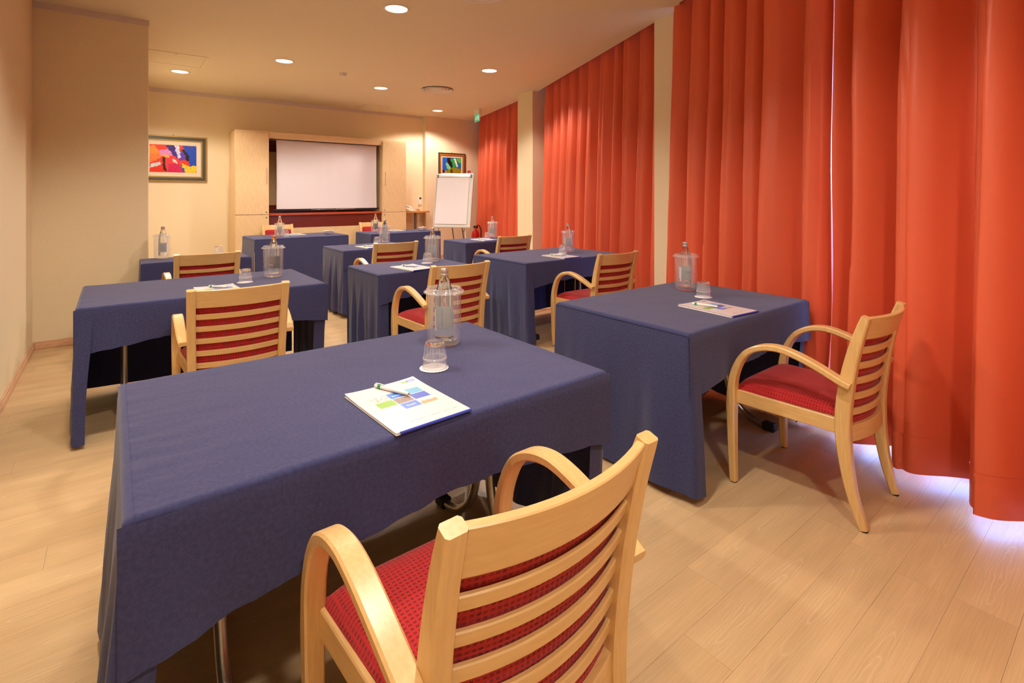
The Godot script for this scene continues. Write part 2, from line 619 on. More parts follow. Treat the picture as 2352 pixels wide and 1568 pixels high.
func plank_mesh(v: int, flip: bool) -> ArrayMesh:
	var st = mb()
	var L = 0.93985
	var W = 0.15685
	var y = 0.0
	var c = 0.00025
	var v0 = (v * 176.0 + 2.0) / 704.0
	var v1 = (v * 176.0 + 174.0) / 704.0
	var u0 = 0.002
	var u1 = 0.998
	if flip:
		var t = u0; u0 = u1; u1 = t
		t = v0; v0 = v1; v1 = t
	st.set_smooth_group(-1)
	var hx = L / 2
	var hz = W / 2
	var a = Vector3(-hx + c, y, -hz + c)
	var b = Vector3(hx - c, y, -hz + c)
	var d = Vector3(hx - c, y, hz - c)
	var e = Vector3(-hx + c, y, hz - c)
	quad(st, a, b, d, e, Vector2(u0, v0), Vector2(u1, v0), Vector2(u1, v1), Vector2(u0, v1))
	var lo = [Vector3(-hx, -0.006, -hz), Vector3(hx, -0.006, -hz), Vector3(hx, -0.006, hz), Vector3(-hx, -0.006, hz)]
	var hi = [a, b, d, e]
	for k in 4:
		var k2 = (k + 1) % 4
		quad(st, hi[k2], hi[k], lo[k], lo[k2], Vector2(u0, v0), Vector2(u1, v0), Vector2(u1, v0), Vector2(u0, v0))
	return mesh_of(st)

func build_floor():
	var fl = Node3D.new()
	fl.name = "floor"
	add_child(fl)
	fl.set_meta("kind", "structure")
	fl.set_meta("label", "pale limed oak plank floor of the seminar room")
	var st = mb()
	pbox(st, -1.0, 7.6, -0.15, -0.0055, -3.0, 10.3, 0.0)
	obj("screed", st, M.subfloor, fl)
	var variants = []
	for v in 4:
		for f in [false, true]: variants.append(plank_mesh(v, f))
	rng.seed = 77
	var spots = []
	var row = 0
	var f = -2.7 + 0.0725
	while f < 9.9:
		var x: float = -0.9 - 0.94 * rng.randf()
		while x < 7.3:
			var cx = x + 0.47
			var d: float = cx * 0.6157 + f * 0.788
			var s: float = cx * 0.788 - f * 0.6157
			var seen: bool = d > 0.9 and absf(s / d) < 1.2
			# keep clear of what lies beyond the window wall
			if cx < 3.9 + 0.4 * f:
				spots.append([d if seen else 100.0 + d * d, cx, f, rng.randi() % 8])
			x += 0.94
		f += 0.157
		row += 1
	spots.sort_custom(func(a, b): return a[0] < b[0])
	var rest = mb()
	for i in spots.size():
		var s: Array = spots[i]
		if i < 300:
			var o = node("plank", variants[s[3]], M.floor, fl)
			o.position = P(s[1], 0, s[2])
		else:
			rest.append_from(variants[s[3]], 0, Transform3D(Basis.IDENTITY, P(s[1], 0, s[2])))
	var r = MeshInstance3D.new()
	r.mesh = rest.commit()
	r.material_override = M.floor
	r.name = "plank_field"
	r.set_meta("kind", "stuff")
	fl.add_child(r)

func extrude_plan(st: SurfaceTool, pts: Array, y0: float, y1: float):
	var pk = PackedVector2Array(pts)
	if Geometry2D.is_polygon_clockwise(pk): pk.reverse()
	var idx = Geometry2D.triangulate_polygon(pk)
	st.set_smooth_group(-1)
	for k in range(0, idx.size(), 3):
		var a = pk[idx[k]]
		var b = pk[idx[k + 1]]
		var c = pk[idx[k + 2]]
		if (b - a).cross(c - a) < 0.0:
			var t = b; b = c; c = t
		tri(st, P(a.x, y0, a.y), P(b.x, y0, b.y), P(c.x, y0, c.y))
		tri(st, P(a.x, y1, a.y), P(c.x, y1, c.y), P(b.x, y1, b.y))
	for k in pk.size():
		var a = pk[k]
		var b = pk[(k + 1) % pk.size()]
		quad(st, P(a.x, y0, a.y), P(a.x, y1, a.y), P(b.x, y1, b.y), P(b.x, y0, b.y))

func build_shell():
	build_floor()
	# ceiling with the straight lip in front of the curtain slots
	var st = mb()
	var pts = [Vector2(-0.9, -2.9), Vector2(2.22, -2.9)]
	pts.append_array(lip)
	pts.append_array([Vector2(6.44, 10.1), Vector2(-0.9, 10.1)])
	extrude_plan(st, pts, CEIL, CEIL + 0.17)
	struct("ceiling", st, M.ceiling)
	st = mb()
	pbox(st, -1.0, 7.9, CEIL + 0.17, CEIL + 0.3, -3.0, 10.3, 0.0)
	struct("ceiling_slot", st, M.ceiling)
	# walls
	st = mb(); pbox(st, -0.76, -0.56, 0, CEIL + 0.05, -2.9, 6.2, 0.0); struct("wall_left", st, M.wall)
	st = mb(); pbox(st, -0.76, 0.264, 0, CEIL + 0.05, 6.07, 9.9, 0.004); struct("wall_return", st, M.wall)
	st = mb(); pbox(st, 0.1, 5.2, 0, CEIL + 0.05, 9.76, 9.96, 0.0); struct("wall_screen", st, M.wall)
	st = mb(); pbox(st, 5.2, 7.6, 0, CEIL + 0.3, 9.64, 9.96, 0.004); struct("wall_corner", st, M.wall)
	st = mb(); pbox(st, -0.9, 3.0, 0, CEIL + 0.3, -2.9, -2.7, 0.0); struct("wall_rear", st, M.wall)
	st = mb(); slab(st, Vector2(2.62, -2.8), Vector2(2.62, -0.9), 0, CEIL + 0.3, 0.2); struct("wall_right", st, M.wall)
	st = mb(); pbox(st, 4.12, 5.0, 0, CEIL + 0.3, 2.6, 3.04, 0.004); struct("wall_pier_near", st, M.wall)
	st = mb(); pbox(st, 5.32, 6.5, 0, CEIL + 0.3, 6.27, 6.66, 0.004); struct("wall_pier_far", st, M.wall)
	# pale band where walls meet the ceiling
	st = mb()
	pbox(st, -0.56, 0.27, CEIL - 0.055, CEIL, 6.062, 6.07, 0.001)
	struct("trim_1", st, M.trim)
	st = mb()
	pbox(st, 0.264, 5.2, CEIL - 0.06, CEIL, 9.75, 9.76, 0.001)
	struct("trim_2", st, M.trim)
	# baseboards: a plinth with a thinner step above
	for b in [["baseboard_left", -0.56, -0.545, -2.7, 6.07], ["baseboard_return", -0.545, 0.264, 6.055, 6.07], ["baseboard_screen", 0.264, 5.2, 9.745, 9.76], ["baseboard_corner", 5.2, 6.7, 9.625, 9.64]]:
		st = mb()
		pbox(st, b[1], b[2], 0, 0.045, b[3], b[4], 0.003)
		if b[2] - b[1] < 0.1: pbox(st, b[1], b[2] - 0.005, 0.04, 0.066, b[3], b[4], 0.003)
		else: pbox(st, b[1], b[2], 0.04, 0.066, b[3] + 0.005, b[4], 0.003)
		struct(b[0], st, M.base)
	# window wall behind the curtains
	var bays = [[Vector2(2.55, -1.05), Vector2(4.40, 2.75)], [Vector2(4.57, 2.85), Vector2(5.98, 6.4)], [Vector2(6.08, 6.55), Vector2(7.0, 9.9)]]
	var n = 0
	for b in bays:
		n += 1
		var w = Node3D.new()
		w.name = "window_%d" % n
		add_child(w)
		w.set_meta("kind", "structure")
		w.set_meta("label", "full height glazing hidden behind the orange curtains, bay %s" % ["beside the front tables", "between the two piers", "next to the flip chart"][n - 1])
		var fr = mb()
		var a: Vector2 = b[0]
		var z: Vector2 = b[1]
		slab(fr, a, z, 0.0, 0.07, 0.08)
		slab(fr, a, z, CEIL + 0.1, CEIL + 0.17, 0.08)
		var k = int(ceil((z - a).length() / 1.25))
		for i in k + 1:
			var c = a.lerp(z, float(i) / k)
			var d = (z - a).normalized() * 0.035
			slab(fr, c - d, c + d, 0.07, CEIL + 0.1, 0.08)
		obj("window_frame", fr, M.white, w)
		for i in k:
			var d = (z - a).normalized() * 0.035
			var gl = mb()
			var q0 = a.lerp(z, float(i) / k) + d
			var q1 = a.lerp(z, float(i + 1) / k) - d
			var nn = Vector2((z - a).y, -(z - a).x).normalized() * 0.04
			q0 += nn; q1 += nn
			gl.set_smooth_group(-1)
			quad(gl, P(q0.x, 0.07, q0.y), P(q1.x, 0.07, q1.y), P(q1.x, CEIL + 0.1, q1.y), P(q0.x, CEIL + 0.1, q0.y))
			obj("window_pane", gl, M.pane, w)
	# paved ground outside
	st = mb()
	pbox(st, -30, 60, -0.35, -0.2, -40, 50, 0.0)
	var g = struct("ground", st, M.outside)

const LAMP_PLACES := ["over the aisle before the middle row's centre table", "over the curtain-side table facing the head tables", "between the larger access panel and the smoke detector", "between the smoke detector and the round air diffuser", "close to the larger access panel, lighting the big painting", "lighting the corner with the flip chart", "over the wall-side aisle between the last two rows", "over the wall-side table of the last row", "by the wall behind the last row"]

func ring_lamp(x, f, i):
	var t = thing("downlight", "glowing round ceiling downlight " + LAMP_PLACES[i], "lamp", P(x, CEIL, f), 0.0, "round downlights in the ceiling")
	var st = mb()
	lathe(st, [Vector2(0.098, 0.0), Vector2(0.118, -0.001), Vector2(0.117, -0.005), Vector2(0.104, -0.008), Vector2(0.098, -0.003), Vector2(0.098, 0.0)], 36)
	obj("trim_ring", st, M.fitting, t)
	st = mb()
	lathe(st, [Vector2(0, -0.006), Vector2(0.05, -0.0055), Vector2(0.098, -0.003), Vector2(0.098, -0.001), Vector2(0, -0.001)], 36)
	obj("lens", st, M.lens, t)
	var l = SpotLight3D.new()
	l.name = "lamp_light"
	l.light_color = Color(1.0, 0.955, 0.905)
	l.light_energy = LAMP_ENERGY
	l.light_size = 0.09
	l.spot_range = 14.0
	l.spot_attenuation = 2.0
	l.spot_angle = 71.0
	l.spot_angle_attenuation = 0.35
	l.shadow_enabled = true
	l.position = Vector3(0, -0.02, 0)
	l.rotation_degrees = Vector3(-90, 0, 0)
	t.add_child(l)

func build_ceiling_things():
	var i = 0
	for p in LAMPS:
		ring_lamp(p[0], p[1], i)
		i += 1
	# round air diffuser
	var t = thing("air_diffuser", "round white ceiling air diffuser with concentric rings", "vent", P(4.06, CEIL, 7.13))
	for k in 4:
		var r = 0.25 - k * 0.055
		var st = mb()
		lathe(st, [Vector2(r - 0.045, 0.0), Vector2(r - 0.02, -0.022), Vector2(r, -0.026 + 0.004 * k), Vector2(r + 0.004, -0.022 + 0.004 * k), Vector2(r - 0.012, -0.008), Vector2(r - 0.03, 0.002)], 48)
		obj("diffuser_ring", st, M.fitting, t)
	var sc = mb()
	lathe(sc, [Vector2(0, -0.014), Vector2(0.03, -0.014), Vector2(0.036, -0.008), Vector2(0.036, 0), Vector2(0, 0)], 24)
	obj("core", sc, M.fitting, t)
	sc = mb()
	lathe(sc, [Vector2(0, -0.0015), Vector2(0.245, -0.0015), Vector2(0.245, 0), Vector2(0, 0)], 40)
	obj("backing", sc, M.black, t)
	# second diffuser, only its rim shows at the picture's upper border
	t = thing("air_diffuser", "round white ceiling air diffuser above the chair-side of the room, between two downlights", "vent", P(2.42, CEIL, 3.5))
	for k in 3:
		var r2 = 0.2 - k * 0.055
		var s2 = mb()
		lathe(s2, [Vector2(r2 - 0.045, 0.0), Vector2(r2 - 0.02, -0.022), Vector2(r2, -0.026), Vector2(r2 + 0.004, -0.022), Vector2(r2 - 0.012, -0.008), Vector2(r2 - 0.03, 0.002)], 40)
		obj("diffuser_ring", s2, M.fitting, t)
	# smoke detector
	t = thing("smoke_detector", "small white smoke detector on the ceiling", "detector", P(2.5, CEIL, 7.0))
	var st = mb()
	lathe(st, [Vector2(0, -0.012), Vector2(0.052, -0.012), Vector2(0.055, -0.006), Vector2(0.055, 0), Vector2(0, 0)], 28)
	obj("base", st, M.fitting, t)
	st = mb()
	lathe(st, [Vector2(0, -0.05), Vector2(0.022, -0.05), Vector2(0.036, -0.044), Vector2(0.042, -0.034), Vector2(0.042, -0.026), Vector2(0.034, -0.024), Vector2(0.034, -0.018), Vector2(0.046, -0.016), Vector2(0.046, -0.012), Vector2(0, -0.012)], 28)
	obj("head", st, M.fitting, t)
	# access panels
	for a in [[0.15, 0.92, 7.22, 7.88, "pale ceiling access panel near the corner of the return wall"], [3.68, 4.21, 9.13, 9.74, "ceiling access panel above the wall cabinets"]]:
		t = thing("access_panel", a[4], "panel", P((a[0] + a[1]) / 2.0, CEIL, (a[2] + a[3]) / 2.0))
		var w: float = a[1] - a[0]
		var d: float = a[3] - a[2]
		st = mb()
		for sg in [-1, 1]:
			box(st, Vector3(sg * (w / 2 - 0.012), -0.003, 0), Vector3(0.024, 0.006, d), 0.001)
			box(st, Vector3(0, -0.003, sg * (d / 2 - 0.012)), Vector3(w - 0.048, 0.006, 0.024), 0.001)
		obj("frame", st, M.ceiling, t)
		st = mb()
		box(st, Vector3(0, -0.002, 0), Vector3(w - 0.056, 0.006, d - 0.056), 0.001)
		obj("leaf", st, M.ceiling, t)
		st = mb()
		lathe(st, [Vector2(0, -0.007), Vector2(0.008, -0.007), Vector2(0.009, -0.004), Vector2(0, -0.004)], 12, Vector3(0.05, 0, d / 2 - 0.06))
		obj("latch", st, M.greysteel, t)
	# exit sign hung from the ceiling, facing along the room
	t = thing("exit_sign", "small green emergency exit sign hanging from the ceiling by the curtain", "sign", P(5.62, CEIL, 8.3), 0.0)
	t.look_at_from_position(P(5.62, CEIL, 8.3), P(5.62 + 0.978, CEIL, 8.3 - 0.208), Vector3.UP)
	st = mb(); box(st, Vector3(0, -0.045, 0), Vector3(0.27, 0.09, 0.06), 0.004); obj("housing", st, M.fitting, t)
	st = mb(); box(st, Vector3(0, -0.166, 0.0), Vector3(0.27, 0.152, 0.014), 0.002); obj("edge_frame", st, M.fitting, t)
	st = mb()
	st.set_smooth_group(-1)
	quad(st, Vector3(-0.125, -0.098, 0.0076), Vector3(0.125, -0.098, 0.0076), Vector3(0.125, -0.234, 0.0076), Vector3(-0.125, -0.234, 0.0076))
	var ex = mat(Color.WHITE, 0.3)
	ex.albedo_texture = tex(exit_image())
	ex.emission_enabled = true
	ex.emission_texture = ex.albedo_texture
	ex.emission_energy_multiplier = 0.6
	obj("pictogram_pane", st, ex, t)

# ---------------------------------------------------------------- curtains
# crest positions are read from the photograph as columns of pixels and put on the curtain's plan line
func on_line(px: float, a: Vector2, b: Vector2) -> float:
	var t = (px - 1176.0) / 1170.0
	var dir = Vector2(t * 0.788 + 0.6157, -t * 0.6157 + 0.788)
	var e = b - a
	var den = dir.x * e.y - dir.y * e.x
	return (dir.y * a.x - dir.x * a.y) / den * e.length()      # metres from a along a-b

func curtain(label, a: Vector2, b: Vector2, s0: float, s1: float, crests: Array, amp: float, lean: float, hem: float, seed_: int, ret := -9.0):
	var t = thing("curtain", label, "curtain", Vector3.ZERO, 0.0, "orange curtains along the window wall")
	var e = (b - a).normalized()
	var inw = Vector2(-e.y, e.x)
	if inw.x > 0: inw = -inw
	var n = noise(1.3, seed_, 2)
	var n2 = noise(3.0, seed_ + 3, 1)
	var cr = crests.duplicate()
	cr.sort()
	var off = func(s: float, v: float) -> float:         # v: 0 top, 1 bottom
		var k = 0
		while k < cr.size() - 2 and s > cr[k + 1]: k += 1
		var w: float = cr[k + 1] - cr[k]
		var f: float = clampf((s - cr[k]) / w, 0.0, 1.0)
		var A: float = minf(amp, 0.62 * w) * (0.75 + 0.5 * fposmod(k * 0.618, 1.0))
		var c = 1.0 - 2.0 * pow(sin(PI * f), 3.0)
		var o: float = A * c * (0.72 + 0.28 * v)
		o += 0.016 * n.get_noise_2d(s * 4.0, v * 0.9) + 0.006 * n2.get_noise_2d(s * 6.0, v * 0.6 + 7.0)
		return o
	var y1 = CEIL + 0.13
	var at = func(s: float, y: float, extra: float) -> Vector3:
		var v = 1.0 - y / y1
		var sh: float = s + 0.012 * n.get_noise_2d(s * 2.0 + 40.0, v * 1.4)
		var o: float = off.call(sh, v) - lean * (1.0 - v) + extra
		var p = a + e * s + inw * o
		if s < ret: p = a + e * s * 0.2 + inw * off.call(ret, v) + Vector2((ret - s) * 3.6, 0.0)
		return P(p.x, y, p.y)
	var nu = int((s1 - s0) / 0.0075)
	var st = mb()
	var hem_h = 0.17
	grid(st, func(u, v): return at.call(lerpf(s0, s1, u), lerpf(y1, hem + hem_h - 0.01, v), 0.0), nu, 16, false)
	obj("drape", st, M.curtain, t)
	st = mb()
	grid(st, func(u, v):
		var s = lerpf(s0, s1, u)
		var pucker: float = 0.004 * absf(sin(s * 95.0)) * maxf(0.0, 1.0 - v * 4.0)
		return at.call(s, lerpf(hem + hem_h, hem, v), 0.0025 + pucker), nu, 8, false)
	obj("hem", st, M.curtain, t)
	return t

func build_curtains():
	# bay 1, nearest the camera: two panels with a narrow gap between them
	var a = Vector2(4.0, 2.70)
	var b = Vector2(2.42, -0.62)
	var px = [1535, 1556, 1603, 1645, 1683, 1731, 1772, 1886, 1921]
	var cr = []
	for p in px: cr.append(on_line(p, a, b))
	curtain("orange curtain panel beside the pier, left of the slit of daylight", a, b, cr[1], cr[8] - 0.022, cr, 0.115, 0.05, 0.02, 5)
	px = [1921, 1989, 2110, 2299]
	cr = []
	for p in px: cr.append(on_line(p, a, b))
	cr.append_array([cr[3] + 0.32, cr[3] + 0.62, cr[3] + 0.95])
	curtain("wide orange curtain panel behind the beech chair, right of the slit of daylight", a, b, cr[0] + 0.022, (b - a).length(), cr, 0.135, 0.05, 0.042, 6)
	# bay 2
	a = Vector2(5.50, 6.26); b = Vector2(4.24, 3.04)
	cr = []
	for p in [1236, 1259, 1279, 1296, 1315, 1335, 1357, 1389, 1421, 1446, 1480, 1512]: cr.append(on_line(p, a, b))
	curtain("orange curtain filling the bay between the two cream piers", a, b, 0.0, (b - a).length() , cr, 0.12, 0.06, 0.02, 7, 0.09)
	# bay 3
	a = Vector2(6.54, 9.62); b = Vector2(5.70, 6.68)
	cr = []
	for p in [1074, 1092, 1106, 1121, 1133, 1148, 1168, 1182, 1196]: cr.append(on_line(p, a, b))
	curtain("orange curtain in the corner bay behind the flip chart", a, b, 0.0, (b - a).length(), cr, 0.13, 0.06, 0.02, 8, 0.09)

# ---------------------------------------------------------------- chairs
func make_chair():
	# local: facing -z, origin on the floor
	var t = thing("armchair", "", "chair", Vector3.ZERO, 0.0, "beech armchairs with red seats")
	t.set_meta("base_name", "armchair")
	var st: SurfaceTool
	var posts = {}
	for s in [-1.0, 1.0]:
		# rear post: sabre leg below, raked back above
		st = mb()
		var pts = bend([Vector3(s * 0.200, 0.006, 0.245), Vector3(s * 0.206, 0.14, 0.206), Vector3(s * 0.212, 0.30, 0.182), Vector3(s * 0.216, 0.44, 0.178), Vector3(s * 0.219, 0.60, 0.196), Vector3(s * 0.222, 0.75, 0.228), Vector3(s * 0.224, 0.862, 0.262)], 4)
		bar(st, pts, Vector3(1, 0, 0), [0.030, 0.036, 0.040, 0.040, 0.040, 0.040], [0.030, 0.042, 0.056, 0.056, 0.044, 0.030], 0.005)
		obj("rear_post", st, M.beech_y, t)
		# front leg and arm: one bent laminated strip
		st = mb()
		var pa = bend([Vector3(s * 0.262, 0.006, -0.262), Vector3(s * 0.262, 0.20, -0.268), Vector3(s * 0.262, 0.38, -0.270), Vector3(s * 0.263, 0.50, -0.258), Vector3(s * 0.264, 0.60, -0.214), Vector3(s * 0.265, 0.652, -0.150), Vector3(s * 0.265, 0.672, -0.070), Vector3(s * 0.264, 0.662, 0.010), Vector3(s * 0.262, 0.632, 0.100), Vector3(s * 0.258, 0.596, 0.180), Vector3(s * 0.256, 0.583, 0.216)], 5)
		bar(st, pa, Vector3(1, 0, 0), [0.032, 0.040, 0.046, 0.048, 0.048, 0.050, 0.050, 0.050, 0.048, 0.046, 0.040], [0.030, 0.036, 0.042, 0.032, 0.027, 0.026, 0.026, 0.026, 0.026, 0.026, 0.024], 0.005)
		obj("arm", st, M.beech_y, t)
		# side rail of the seat frame
		st = mb()
		bar(st, [Vector3(s * 0.243, 0.402, -0.262), Vector3(s * 0.212, 0.396, 0.175)], Vector3(0, 1, 0), [0.062], [0.024], 0.003)
		obj("side_rail", st, M.beech_z, t)
	st = mb()
	bar(st, [Vector3(-0.245, 0.402, -0.262), Vector3(0.245, 0.402, -0.262)], Vector3(0, 1, 0), [0.062], [0.024], 0.003)
	obj("front_rail", st, M.beech_x, t)
	# curved crosspieces between the posts
	var zpost = func(y: float) -> float:
		var ys = [0.30, 0.44, 0.60, 0.75, 0.862]
		var zs = [0.182, 0.178, 0.196, 0.228, 0.262]
		for k in 4:
			if y <= ys[k + 1]: return lerpf(zs[k], zs[k + 1], clampf((y - ys[k]) / (ys[k + 1] - ys[k]), 0, 1))
		return 0.262
	var cross = func(called, y0: float, y1: float, thick: float, bow: float):
		var s2 = mb()
		var n = 14
		var p0 = []
		var tops = []
		for i in n + 1:
			var f = -1.0 + 2.0 * i / n
			var x = f * 0.204
			var zb: float = bow * (1.0 - f * f)
			p0.append([Vector3(x, y0, zpost.call(y0) + zb), Vector3(x, y1, zpost.call(y1) + zb)])
		for i in n:
			var a0: Vector3 = p0[i][0]
			var a1: Vector3 = p0[i][1]
			var b0: Vector3 = p0[i + 1][0]
			var b1: Vector3 = p0[i + 1][1]
			var h = Vector3(0, 0, thick / 2)
			var c = Vector3(0, 0.0025, 0)
			var cz = Vector3(0, 0, 0.0025)
			s2.set_smooth_group(1); quad(s2, a0 + h + c, a1 + h - c, b1 + h - c, b0 + h + c)
			s2.set_smooth_group(2); quad(s2, b0 - h + c, b1 - h - c, a1 - h - c, a0 - h + c)
			s2.set_smooth_group(3); quad(s2, a1 + h - cz, a1 - h + cz, b1 - h + cz, b1 + h - cz)
			s2.set_smooth_group(4); quad(s2, a0 - h + cz, a0 + h - cz, b0 + h - cz, b0 - h + cz)
			s2.set_smooth_group(5); quad(s2, a1 + h - c, a1 + h - cz, b1 + h - cz, b1 + h - c)
			s2.set_smooth_group(6); quad(s2, a0 + h - cz, a0 + h + c, b0 + h + c, b0 + h - cz)
			s2.set_smooth_group(7); quad(s2, a1 - h + cz, a1 - h - c, b1 - h - c, b1 - h + cz)
			s2.set_smooth_group(8); quad(s2, a0 - h + c, a0 - h + cz, b0 - h + cz, b0 - h + c)
		obj(called, s2, M.beech_x, t)
	cross.call("top_rail", 0.764, 0.858, 0.022, 0.042)
	for k in 5:
		var y = 0.729 - 0.0655 * k
		cross.call("slat", y - 0.029, y, 0.012, 0.042)
	cross.call("bottom_rail", 0.335, 0.402, 0.022, 0.040)
	# red back pad in front of the slats
	st = mb()
	grid(st, func(u, v):
		var f = -1.0 + 2.0 * u
		var y = lerpf(0.785, 0.40, v)
		var edge = 1.0 - pow(absf(f), 8.0)
		var ev = 1.0 - pow(absf(2.0 * v - 1.0), 10.0)
		return Vector3(f * 0.200, y, zpost.call(y) + 0.042 * (1.0 - f * f) - 0.009 - 0.020 * edge * ev), 20, 14, true)
	grid(st, func(u, v):
		var f = -1.0 + 2.0 * u
		var y = lerpf(0.785, 0.40, v)
		return Vector3(f * 0.200, y, zpost.call(y) + 0.042 * (1.0 - f * f) - 0.0075), 20, 10, false)
	obj("back_pad", st, M.red, t)
	# seat cushion: domed, rounded front
	st = mb()
	var half = func(z: float) -> float: return lerpf(0.244, 0.206, clampf((z + 0.25) / 0.44, 0, 1))
	var seat = func(u, v):
		var z = lerpf(-0.272, 0.172, v)
		var f = -1.0 + 2.0 * u
		var d = minf(1.0 - absf(f), 1.0)
		var ey = 1.0 - pow(absf(f), 5.0)
		var ez = 1.0 - pow(absf(2.0 * v - 1.0), 7.0)
		return Vector3(f * half.call(z) * (1.0 if ez > 0 else 0.99), 0.432 + 0.048 * pow(maxf(ey, 0.0), 0.5) * pow(maxf(ez, 0.0), 0.5), z)
	grid(st, seat, 28, 24, false)
	grid(st, func(u, v):
		var z = lerpf(-0.272, 0.172, v)
		return Vector3((-1.0 + 2.0 * u) * half.call(z), 0.431, z), 4, 2, true)
	obj("seat_cushion", st, M.red, t)
	# dark glides
	for g in [Vector3(-0.262, 0, -0.262), Vector3(0.262, 0, -0.262), Vector3(-0.200, 0, 0.245), Vector3(0.200, 0, 0.245)]:
		st = mb()
		lathe(st, [Vector2(0, 0), Vector2(0.013, 0), Vector2(0.014, 0.003), Vector2(0.013, 0.008), Vector2(0, 0.008)], 12, g)
		obj("glide", st, M.rubber, t)
	return t

func build_chairs():
	var spots = [
		[0.61, 0.893, 0.0, "beech armchair with red seat at the wall-side table, row farthest from the screen"],
		[2.56, 0.985, 0.5, "beech armchair with red seat pulled out beside the wide curtain panel"],
		[0.54, 3.285, -2.0, "beech armchair with red seat at the wall-side table of the middle row"],
		[1.94, 3.325, 0.0, "beech armchair with red seat at the centre table of the middle row"],
		[3.37, 3.10, -1.5, "beech armchair with red seat at the curtain-side table of the middle row"],
		[0.62, 5.20, 1.0, "beech armchair with red seat at the wall-side table, row facing the head tables"],
		[2.315, 5.155, -2.0, "beech armchair with red seat at the centre table, row facing the head tables"],
		[3.82, 5.07, -3.0, "beech armchair with red seat at the curtain-side table, row facing the head tables"],
		[2.15, 8.85, 180.0, "beech armchair with red back behind the head table at the painting side"],
		[3.73, 8.71, 178.0, "beech armchair with red back behind the head table at the flip chart side"],
	]
	var first = make_chair()
	for i in spots.size():
		var s: Array = spots[i]
		var at = P(s[0], 0.0, s[1])
		if i == 0:
			first.position = at
			first.rotation.y = deg_to_rad(s[2])
			first.set_meta("label", s[3])
		else:
			dup(first, at, deg_to_rad(s[2]), s[3])

# ---------------------------------------------------------------- tables and cloths
func make_table(where: String, x0, x1, f0, f1, wide: bool, turn: float):
	var L: float = x1 - x0 - 0.03
	var W: float = f1 - f0 - 0.03
	var at = P((x0 + x1) / 2.0, 0, (f0 + f1) / 2.0)
	var t = thing("folding_table", "%s folding table under the navy cloth, %s" % ["wide" if wide else "small", where], "table", at, turn, "folding tables")
	var st = mb()
	box(st, Vector3(0, TOP - 0.018, 0), Vector3(L, 0.026, W), 0.004)
	obj("tabletop", st, M.tabletop, t)
	for s in [-1, 1]:
		st = mb()
		box(st, Vector3(0, TOP - 0.05, s * (W / 2 - 0.07)), Vector3(L - 0.1, 0.036, 0.022), 0.002)
		obj("apron", st, M.greysteel, t)
	for s in [-1.0, 1.0]:
		var x: float = s * (L / 2 - (0.2 if wide else 0.17))
		if wide:
			st = mb()
			box(st, Vector3(x, TOP - 0.052, 0), Vector3(0.04, 0.04, W - 0.2), 0.003)
			obj("leg_mount", st, M.greysteel, t)
			for z in [-1.0, 1.0]:
				st = mb()
				tube(st, bend([Vector3(x, TOP - 0.05, z * 0.035), Vector3(x, 0.45, z * 0.035), Vector3(x, 0.25, z * 0.045), Vector3(x, 0.13, z * 0.085), Vector3(x, 0.055, z * 0.16), Vector3(x, 0.026, z * 0.24), Vector3(x, 0.024, z * 0.30)], 6), 0.0175, 12)
				var lg = obj("leg", st, M.steel, t)
				st = mb()
				box(st, Vector3(x, 0.023, z * 0.305), Vector3(0.045, 0.045, 0.07), 0.006)
				obj("foot_cap", st, M.rubber, lg)
			st = mb()
			tube(st, [Vector3(x, 0.42, 0.0), Vector3(x - s * 0.26, TOP - 0.045, 0.0)], 0.007, 8)
			obj("brace", st, M.steel, t)
		else:
			st = mb()
			box(st, Vector3(x, 0.38, 0), Vector3(0.028, 0.64, 0.085), 0.004)
			obj("leg", st, M.legpanel, t)
			st = mb()
			box(st, Vector3(x, 0.035, 0), Vector3(0.05, 0.03, W - 0.12), 0.006)
			var ft = obj("foot", st, M.greysteel, t)
			for z in [-1, 1]:
				st = mb()
				box(st, Vector3(x, 0.012, z * (W / 2 - 0.09)), Vector3(0.046, 0.024, 0.05), 0.004)
				obj("foot_cap", st, M.rubber, ft)
	return t

